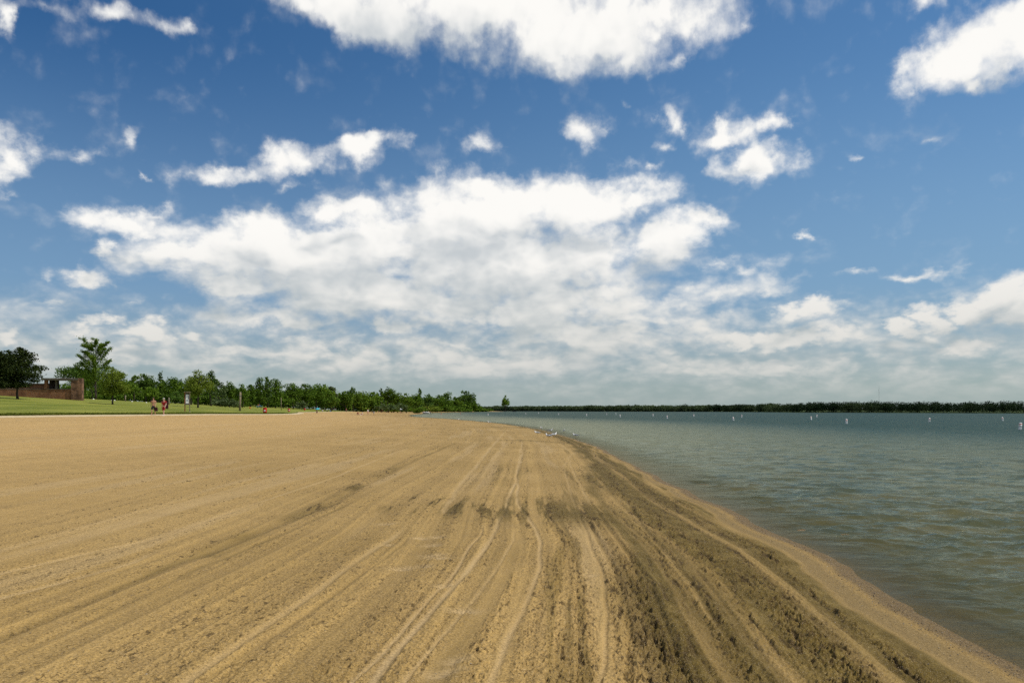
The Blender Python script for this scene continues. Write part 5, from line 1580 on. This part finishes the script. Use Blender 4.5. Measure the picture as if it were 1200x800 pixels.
def brick_mat():
    m, T, out = new_mat('orange brick')
    tc = T.node('ShaderNodeTexCoord')
    x, y, z = T.sep(tc.outputs['Object'])
    b = T.node('ShaderNodeTexBrick')
    T.put(b.inputs['Vector'], T.com(T.m('ADD', x, y), z, 0.0))
    b.inputs['Color1'].default_value = (0.29, 0.115, 0.048, 1)
    b.inputs['Color2'].default_value = (0.21, 0.085, 0.038, 1)
    b.inputs['Mortar'].default_value = (0.23, 0.16, 0.10, 1)
    b.inputs['Scale'].default_value = 1.0
    b.inputs['Brick Width'].default_value = 0.24
    b.inputs['Row Height'].default_value = 0.085
    b.inputs['Mortar Size'].default_value = 0.010
    n = T.noise(tc.outputs['Object'], 1.3, 5.0, 0.6)
    c = T.mix(T.ramp(n, 0.35, 0.75), b.outputs['Color'], T.mix(1.0, b.outputs['Color'], (0.55, 0.5, 0.5), 'MULTIPLY'))
    principled(T, out, c, 0.9, 0.2, 0.0, bump(T, b.outputs['Fac'], -0.4, 0.01))
    return m


def build_notice_board():
    x, y = BOARD
    wood = M('grey weathered timber', (0.20, 0.165, 0.115), 0.9, 0.35, 5.0)
    rust = M('rust brown timber', (0.21, 0.085, 0.035), 0.9, 0.3, 5.0)
    r = thing('notice_board', on_ground(x, y), 'tall timber notice board with white poster on two posts at lawn edge', 'notice board', rz=math.radians(20))
    MB().box((-.27, 0, 1.25), (.12, .12, 2.54)).build('post', rust, r, bevel=.01)
    MB().box((.27, 0, 1.25), (.10, .12, 2.54)).build('post', wood, r, bevel=.01)
    MB().box((0, .0, 1.62), (.44, .05, 1.36)).build('panel', M('dark green board', (.045, .06, .05), 0.7), r)
    MB().box((0, -.02, .97), (.74, .16, .09)).build('lower_rail', wood, r, bevel=.01)
    roof = MB().box((0, -.05, 2.47), (.80, .42, .07), rx=math.radians(-8))
    roof.box((0, 0, 2.36), (.46, .08, .10))
    roof.build('roof', wood, r, bevel=.01)
    p = MB().box((-.01, -.035, 1.65), (.34, .012, 1.08)).build('poster', M('white paper', (.78, .78, .75), 0.8, .04), r)
    pr = MB()
    pr.box((0.10, -.044, 1.84), (.09, .006, .42))
    pr.box((.0, -.044, 1.46), (.22, .006, .13))
    pr.build('printing', M('blue grey ink', (.10, .14, .19), 0.8), p)
    MB().box((0, .02, .03), (.85, .45, .06)).build('footing', M('pale concrete', (.52, .46, .36), 0.9), r, bevel=.01)


def build_barrels():
    red = M('red paint', (0.50, 0.012, 0.012), 0.5, 0.18, 4.0)
    white = M('white sticker', (.75, .74, .72), 0.6, .05)
    proto = thing('litter_barrel', (0, 0, 0), 'x', 'litter barrel', 'red litter barrels along the lawn edge')
    prof = [(.27, 0), (.285, .02), (.285, .28), (.298, .30), (.285, .32), (.285, .58), (.298, .60), (.285, .62), (.285, .86), (.297, .88), (.297, .90), (.265, .90), (.262, .70), (.01, .70)]
    MB().lathe(prof, 20).build('drum', red, proto, True)
    st = MB()
    for k in range(4):
        a = math.radians(-108 + k * 12)
        st.box((.288 * math.cos(a), .288 * math.sin(a), .46), (.012, .062, .24), a)
    st.build('sticker', white, proto)
    li = MB().lathe([(.255, .66), (.280, .90), (.292, .915), (.280, .93), (.21, .93), (.18, .80), (.01, .80)], 20).build('bin_liner', M('black bag plastic', (.015, .015, .017), 0.35), proto, True)
    for i, (x, y, lab) in enumerate(BARRELS):
        o = proto if i == 0 else copy_tree(proto)
        o.location = on_ground(x, y)
        o.rotation_euler.z = (0.1, 0.5, 2.2, 1.4)[i % 4]
        o['label'] = lab


def build_posts():
    wood = M('pale weathered pole', (0.235, 0.19, 0.115), 0.9, 0.3, 4.0)
    for i, (x, y, h, r, lean, lab, grp) in enumerate(POSTS):
        root = thing('wooden_post', on_ground(x, y), lab, 'post', grp)
        MB().tube([(0, 0, -.2), (lean * .5, 0, h * .5), (lean, 0, h)], [r * 1.08, r, r * .92], 10).build('pole', wood, root, True)
        cp = MB().lathe([(r * .98, 0), (r * .98, .03), (r * .4, .07)], 10, (lean, 0, h - .005))
        cp.build('cap', M('grey weathered timber', (0.20, 0.165, 0.115), 0.9, 0.35, 5.0), root)
        ring = MB().lathe([(r * 1.25, 0), (r * 1.25, .06)], 10, (lean * .8, 0, h * .8))
        ring.build('band', M('dull steel', (.25, .25, .25), .5, .1, metal=.6), root)


def rock(x, y, s, lab, seed):
    rng = np.random.RandomState(seed)
    mb = MB().ball((0, 0, s * .32), (s * .5, s * .45, s * .42), 14, 9)
    v = np.array(mb.v)
    v *= (0.85 + 0.3 * vnoise(v[:, 0] * 4 / s + seed, v[:, 1] * 4 / s + v[:, 2] * 5 / s, seed))[:, None]
    mb.v = [tuple(p) for p in v]
    o = mb.build('boulder', M('white painted stone', (.74, .72, .66), 0.8, .1), None, True)
    o.location = on_ground(x, y)
    tag(o, lab, 'boulder', 'white stones at the back of the lawn')


def build_gulls():
    white = M('white plumage', (.82, .81, .79), 0.75, .05, 20.0)
    grey = M('grey wing plumage', (.36, .38, .40), 0.75, .12, 20.0)
    black = M('black wing tip', (.02, .02, .022), 0.6)
    yel = M('yellow bill', (.55, .38, .05), 0.5)

    def gull():
        r = thing('gull', (0, 0, 0), 'x', 'gull', 'gulls standing along the edge of the water')
        skin('body', [[(0, .0, .19, (.070, .066)), (0, -.09, .205, (.066, .066)), (0, -.15, .25, (.042, .042)), (0, -.165, .295, (.036, .036)), (0, -.185, .315, (.036, .034)), (0, -.21, .312, .020)],
                      [(0, .0, .19, (.070, .066)), (0, .11, .185, (.050, .040)), (0, .20, .175, (.034, .016)), (0, .25, .170, (.030, .009))]], white, r, 2)
        for s in (-1, 1):
            w = skin('wing', [[(s * .056, -.08, .222, (.020, .048)), (s * .066, .02, .215, (.018, .050)), (s * .052, .13, .200, (.014, .034)), (s * .028, .24, .196, (.009, .014))]], grey, r, 1)
            MB().tube([(s * .030, .20, .200), (s * .012, .31, .200)], [.013, .003], 6).build('wing_tip', black, w, True)
            MB().tube([(s * .028, .01, .135), (s * .030, .0, .065), (s * .030, .012, .004)], [.009, .006, .006], 6).add([(s * .03, .015, .003), (s * .03 - .02, -.035, .003), (s * .03, -.045, .006), (s * .03 + .02, -.035, .003)], [(0, 1, 2), (0, 2, 3)]).build('leg', yel, r)
            MB().ball((s * .030, -.197, .322), .005, 6, 5).build('eye', black, r, True)
        MB().tube([(0, -.215, .311), (0, -.245, .307), (0, -.262, .300)], [.011, .008, .003], 6).build('bill', yel, r, True)
        return r
    proto = gull()
    for i, (x, y, z, rz, sc, lab) in enumerate(GULLS):
        o = proto if i == 0 else copy_tree(proto)
        o.location = (x, y, max(ground_z(x, y) + .01, -0.05) + z)
        o.rotation_euler.z = rz
        o.scale = (sc,) * 3
        o['label'] = lab


def build_buoys():
    white = M('white buoy plastic', (.80, .79, .76), 0.4, .06, 5.0)
    orange = M('orange buoy tape', (.72, .13, .03), 0.45, .1, 5.0)

    def buoy():
        r = thing('marker_buoy', (0, 0, 0), 'x', 'buoy', 'white and orange swimming area buoys')
        MB().lathe([(.10, -.25), (.145, -.20), (.145, .20), (.142, .24)], 18).build('float', white, r, True)
        MB().lathe([(.142, .243), (.140, .52)], 18).build('upper_float', white, r, True)
        MB().lathe([(.147, .523), (.147, .570)], 18).build('band', orange, r, True)
        MB().lathe([(.14, .573), (.135, .62), (.10, .66), (.03, .68)], 18).build('top', white, r, True)
        MB().tube([(.0, -.04, .675), (0, -.03, .72), (0, .03, .72), (0, .04, .675)], [.010] * 4, 6).build('lifting_eye', M('dull steel', (.25, .25, .25), .5, .1, metal=.6), r, True)
        d = MB()
        for k in range(4):                           # an open diamond mark on the side
            a = k * math.pi / 2
            d.box((.05 * math.cos(a + .785), -.150, .42 + .05 * math.sin(a + .785)), (.085, .006, .018))
        v = []
        for k in range(4):
            vv = d.v[k * 8:k * 8 + 8]
            cx, cz = .05 * math.cos(k * math.pi / 2 + .785), .42 + .05 * math.sin(k * math.pi / 2 + .785)
            t = (k * math.pi / 2 + .785) + math.pi / 2
            for p in vv:
                dx, dz = p[0] - cx, p[2] - cz
                v.append((cx + dx * math.cos(t) - dz * math.sin(t), p[1], cz + dx * math.sin(t) + dz * math.cos(t)))
        d.v = v
        d.build('marking', orange, r)
        return r
    proto = buoy()
    rng = random.Random(8)
    for i, (x, y, lab) in enumerate(BUOYS):
        o = proto if i == 0 else copy_tree(proto)
        o.location = (x, y, 0.0)
        o.rotation_euler = (rng.uniform(-.12, .12), rng.uniform(-.12, .12), rng.uniform(-1.2, 1.2))
        o['label'] = lab
    # small red floats on the swimming rope further in
    fl = MB().ball((0, 0, .10), (.30, .30, .20), 14, 9).build('float', M('red float', (.45, .07, .03), .4), None, True)
    for i, (x, y, lab) in enumerate(FLOATS):
        o = fl if i == 0 else fl.copy()
        if i:
            C.objects.link(o)
        o.location = (x, y, 0.02)
        o.name = 'rope_float'
        tag(o, lab, 'float', 'red rope floats off the far end of the beach')


def hull_mesh(L, W, H):
    mb = MB()
    n, m = 12, 7
    vs, fs = [], []
    for i in range(n + 1):
        t = i / n
        wid = W / 2 * (1 - max(0, (t - .45) / .55) ** 2.2)
        sheer = H * (0.85 + .30 * t * t)
        keel = H * .02 + H * .75 * max(0, (t - .72) / .28) ** 2
        for j in range(m):
            a = j / (m - 1) * 2 - 1
            b = abs(a)
            x = math.copysign(wid * min(1, b * 1.15) ** .8, a)
            z = keel + (sheer - keel) * b ** 1.9
            vs.append((x, L * (t - .5), z))
    for i in range(n):
        for j in range(m - 1):
            fs.append((i * m + j, i * m + j + 1, (i + 1) * m + j + 1, (i + 1) * m + j))
    fs.append(tuple(range(m)))
    fs += [(i * m, (i + 1) * m, (i + 1) * m + m - 1, i * m + m - 1) for i in range(n)]
    return mb.add(vs, fs)


def build_boats():
    (x, y), (x2, y2), (x3, y3) = BOATS
    w = M('white gelcoat', (.80, .79, .77), .3, .04)
    r = thing('motorboat', (x, y, -.12), 'white motorboat with windscreen resting bow up at the far end of the beach', 'boat', rz=math.radians(68))
    hull_mesh(4.9, 2.0, .95).build('hull', w, r, True)
    MB().box((0, .6, 1.02), (1.5, 1.9, .16), taper=.75).build('deck', w, r, bevel=.04)
    MB().add([(-.7, .1, 1.08), (.7, .1, 1.08), (.55, -.25, 1.55), (-.55, -.25, 1.55)], [(0, 1, 2, 3)]).build('windscreen', M('tinted screen', (.05, .06, .07), .1, .05, spec=.6), r)
    MB().box((0, -.9, .98), (1.3, .5, .35), taper=.85).build('seat', M('cream vinyl', (.7, .66, .58), .6), r, bevel=.04)
    MB().box((0, -2.6, .85), (.38, .45, .62), taper=.8).box((0, -2.62, .3), (.14, .2, .7)).build('outboard_motor', M('black motor cowl', (.02, .02, .022), .35), r, bevel=.04)
    MB().box((0, 0, .62), (2.02, 3.2, .10)).build('stripe', M('maroon stripe', (.16, .02, .03), .4), r)
    r = thing('covered_boat', on_ground(x2, y2), 'small boat under a dark cover drawn up on sand beside the white motorboat', 'boat', rz=math.radians(110))
    hull_mesh(3.8, 1.7, .8).build('hull', M('grey hull paint', (.10, .11, .12), .5), r, True)
    MB().ball((0, 0, .78), (.85, 1.8, .50), 14, 8).build('cover', M('black boat cover', (.018, .020, .024), .8), r, True)
    MB().tube([(-.6, .3, .8), (-.5, .1, 1.7), (.5, .1, 1.7), (.6, .3, .8)], [.03] * 4, 6).build('arch', M('white pipe', (.6, .6, .6), .4), r)
    r = thing('fishing_boat', (x3, y3, -.1), 'low dark fishing boat on open water beyond the lone tree', 'boat', rz=math.radians(95))
    hull_mesh(5.6, 2.0, .9).build('hull', M('dark hull paint', (.022, .026, .03), .5), r, True)
    MB().box((0, -.3, 1.25), (1.1, 1.2, .8), taper=.8).build('console', M('dark hull paint', (.022, .026, .03), .5), r, bevel=.05)
    MB().box((0, -2.9, .9), (.4, .5, .7), taper=.8).build('outboard_motor', M('black motor cowl', (.02, .02, .022), .35), r, bevel=.04)


def parasol(x, y, h, rad, col, lab, tilt=0.0):
    r = thing('beach_umbrella', on_ground(x, y), lab, 'umbrella')
    MB().tube([(0, 0, -.2), (0, 0, h)], [.022, .022], 8).build('pole', M('white pipe', (.6, .6, .6), .4), r, True)
    n = 8
    mb = MB()
    vs, fs = [(0, 0, h + .04)], []
    for ring, (q, dz) in enumerate(((.45, -.10), (.8, -.27), (1.0, -.42))):
        for k in range(n * 2):
            a = math.pi * k / n
            sag = .03 * (k % 2) * (ring + 1)
            vs.append((rad * q * math.cos(a), rad * q * math.sin(a), h + dz * rad * .9 - sag))
    N = n * 2
    for k in range(N):
        fs.append((0, 1 + k, 1 + (k + 1) % N))
        for ring in range(2):
            fs.append((1 + ring * N + k, 1 + (ring + 1) * N + k, 1 + (ring + 1) * N + (k + 1) % N, 1 + ring * N + (k + 1) % N))
    mb.add(vs, fs).build('canopy', col, r)
    rb = MB()
    for k in range(n):
        a = 2 * math.pi * k / n
        rb.tube([(0, 0, h - .02), (rad * .97 * math.cos(a), rad * .97 * math.sin(a), h - .40 * rad)], [.006, .004], 4)
    rb.build('ribs', M('dull steel', (.25, .25, .25), .5, .1, metal=.6), r)
    r.rotation_euler.x = tilt
    return r


def towel(x, y, col, lab, rz, grp='towels and mats on the sand'):
    n = 12
    g = np.zeros((n, 7, 3))
    for i in range(n):
        for j in range(7):
            u, v = (i / (n - 1) - .5) * 1.8, (j / 6 - .5) * 0.95
            X, Y = x + u * math.cos(rz) - v * math.sin(rz), y + u * math.sin(rz) + v * math.cos(rz)
            g[i, j] = (u, v, ground_z(X, Y) - ground_z(x, y) + .03 + .02 * math.sin(u * 5 + v * 3))
    o = grid_mesh('beach_towel', g, col)
    o.location = on_ground(x, y)
    o.rotation_euler.z = rz
    tag(o, lab, 'towel', grp)


def bag(x, y, col, lab, name='beach_bag'):
    r = thing(name, on_ground(x, y), lab, 'bag')
    MB().box((0, 0, .22), (.62, .34, .44), taper=.75).build('pouch', col, r, bevel=.07)
    MB().tube([(-.18, 0, .42), (-.14, 0, .60), (.14, 0, .60), (.18, 0, .42)], [.018] * 4, 6).build('handle', col, r, True)
    return r


def carried_bag(loc, col, lab, size, name, rz=0.0):
    """a bag in somebody's hand or over a shoulder"""
    r = thing(name, loc, lab, 'bag', rz=rz)
    w, d, h = size
    MB().box((0, 0, -h * .5), (w, d, h), taper=.8).build('pouch', col, r, bevel=min(w, d, h) * .22)
    MB().tube([(-w * .3, 0, -.02), (-w * .2, 0, .14), (w * .2, 0, .14), (w * .3, 0, -.02)], [.014] * 4, 6).build('strap', col, r, True)
    return r


def build_picnic():
    x, y = TABLE
    r = thing('picnic_table', on_ground(x, y), 'picnic table under a turquoise cloth in the shade of the trees', 'picnic table', rz=.2)
    wood = M('grey weathered timber', (0.20, 0.165, 0.115), 0.9, 0.35, 5.0)
    MB().box((0, 0, .75), (1.9, .8, .05)).build('tabletop', wood, r, bevel=.01)
    for s in (-1, 1):
        MB().box((0, s * .72, .44), (1.9, .28, .05)).build('bench', wood, r, bevel=.01)
        f = MB()
        f.box((s * .65, -.32, .37), (.09, .07, .82), rx=math.radians(24))
        f.box((s * .65, .32, .37), (.09, .07, .82), rx=math.radians(-24))
        f.box((s * .65, 0, .40), (.05, 1.6, .09))
        f.build('leg_frame', wood, r)
    o = MB().box((0, 0, .785), (2.0, .9, .012)).box((0, -.456, .65), (2.0, .012, .26)).build('tablecloth', M('turquoise cloth', (.03, .33, .36), .8), None)
    o.location = on_ground(x, y, .0)
    o.rotation_euler.z = .2
    tag(o, 'turquoise cloth spread over the picnic table', 'tablecloth')


def build_mast():
    x, y = MAST
    r = thing('radio_mast', (x, y, 1.5), 'thin tall radio mast rising behind the far shore wood', 'mast')
    h = 42.0
    mb = MB()
    for k in range(3):
        a = 2 * math.pi * k / 3
        mb.tube([(.45 * math.cos(a), .45 * math.sin(a), 0), (.35 * math.cos(a), .35 * math.sin(a), h)], [.05, .04], 5)
    mb.build('leg_frame', M('galvanised steel', (.30, .31, .32), .6, .1, metal=.3), r)
    br = MB()
    for i in range(28):
        z = h * i / 28
        for k in range(3):
            a, b = 2 * math.pi * k / 3, 2 * math.pi * (k + 1) / 3
            br.tube([(.53 * math.cos(a), .53 * math.sin(a), z), (.53 * math.cos(b), .53 * math.sin(b), z + h / 28)], [.02, .02], 4)
    br.build('bracing', M('galvanised steel', (.30, .31, .32), .6, .1, metal=.3), r)
    MB().tube([(0, 0, h), (0, 0, h + 4)], [.08, .03], 6).build('antenna', M('galvanised steel', (.30, .31, .32), .6, .1, metal=.3), r)


SKIN_A, SKIN_B = ('tanned', (.46, .235, .145)), ('fair', (.56, .34, .24))
HAIR_D, HAIR_R, HAIR_B = ('dark', (.025, .016, .010)), ('red', (.30, .09, .03)), ('brown', (.075, .042, .022))


def build_people():
    navy, dark = M('black shorts cloth', (.018, .020, .020), .9), M('dark cloth', (.022, .022, .028), .9)
    red, maroon = M('red shirt cloth', (.30, .016, .018), .85), M('maroon bag cloth', (.045, .010, .012), .8)
    white, blue, orange = M('white cloth', (.78, .77, .74), .85, .05), M('blue cloth', (.05, .20, .42), .85), M('orange red cloth', (.55, .10, .03), .85)
    pink = M('pink cloth', (.62, .26, .24), .85)
    (ax, ay), (bx, by) = WALKERS
    person(ax, ay, 'bare-chested man in black shorts walking along the lawn edge with a dark bag', WALK, SKIN_A, HAIR_B, .12, None, navy, .55)
    carried_bag((ax + .30, ay - .1, ground_z(ax, ay) + .80), maroon, 'dark maroon bag held low by the bare-chested man', (.34, .18, .40), 'hand_bag')
    person(bx, by, 'person in red shirt and pale cap walking beside the bare-chested man', dict(WALK, kn=((-.10, .05, .50), (.09, -.17, .50)), an=((-.10, .27, .14), (.08, -.22, .09))), SKIN_B, HAIR_D, -.1, red, red, .45, None, 1.0, 0, white, M('pale cap cloth', (.45, .44, .40), .8))
    carried_bag((bx + .26, by + .08, ground_z(bx, by) + 1.42), maroon, 'big dark red bag slung on the red-shirted walker\'s shoulder', (.28, .26, .72), 'shoulder_bag')
    looks = dict(dark=dark, red=red, white=white, blue=blue, orange=orange, pink=pink, none=None, black=navy)
    poses = dict(sit=SIT, stand=STAND, bend=BEND, walk=WALK, bench=BENCH)
    for (x, y, pose, sk, hr, top, bot, rz, lab, grp) in PEOPLE:
        person(x, y, lab, poses[pose], SKIN_A if sk == 'a' else SKIN_B, dict(d=HAIR_D, r=HAIR_R, b=HAIR_B)[hr], rz, looks[top], looks[bot], .5, grp, 1.0, 0, None, None, False)


def build_things():
    build_pavilion()
    build_notice_board()
    build_barrels()
    build_posts()
    for i, (x, y, s, lab) in enumerate(ROCKS):
        rock(x, y, s, lab, 3 + i)
    build_gulls()
    build_buoys()
    build_boats()
    build_mast()
    build_picnic()
    build_people()
    (x, y) = SHADE
    parasol(x, y, 2.35, 1.35, M('white canopy cloth', (.82, .82, .80), .8, .03), 'white beach umbrella open near the far water edge')
    (x, y) = SHADE2
    parasol(x, y, 1.55, 0.62, M('turquoise canopy cloth', (.05, .42, .52), .8, .05), 'turquoise beach umbrella on the sand below the far lawn', .25)
    for (x, y, c, rz, lab) in TOWELS:
        towel(x, y, M('cloth ' + c, {'white': (.8, .79, .76), 'dark': (.05, .035, .03), 'pale': (.62, .55, .44), 'pink': (.6, .25, .2)}[c], .9, .1), lab, rz)
    for (x, y, c, lab) in BAGS:
        bag(x, y, M('bag ' + c, {'white': (.75, .74, .72), 'dark': (.02, .02, .025), 'orange': (.55, .16, .03), 'blue': (.10, .2, .35)}[c], .8), lab)
# ----------------------------------------------------------------------------
# build
# ----------------------------------------------------------------------------
build_world(scene)
build_sun()
build_camera(scene)
build_ground(sand_mat())
build_lawn(lawn_mat())
build_edge_path(path_mat())
build_water(water_mat())
build_trees()
build_woods()
build_things()
build_pebbles()
scene.cycles.adaptive_threshold = 0.015
scene.cycles.adaptive_min_samples = 12
scene.cycles.sample_clamp_direct = 1.6
scene.cycles.max_bounces = 5
scene.cycles.diffuse_bounces = 2
scene.cycles.glossy_bounces = 2
scene.cycles.transparent_max_bounces = 6
scene.cycles.use_denoising = False
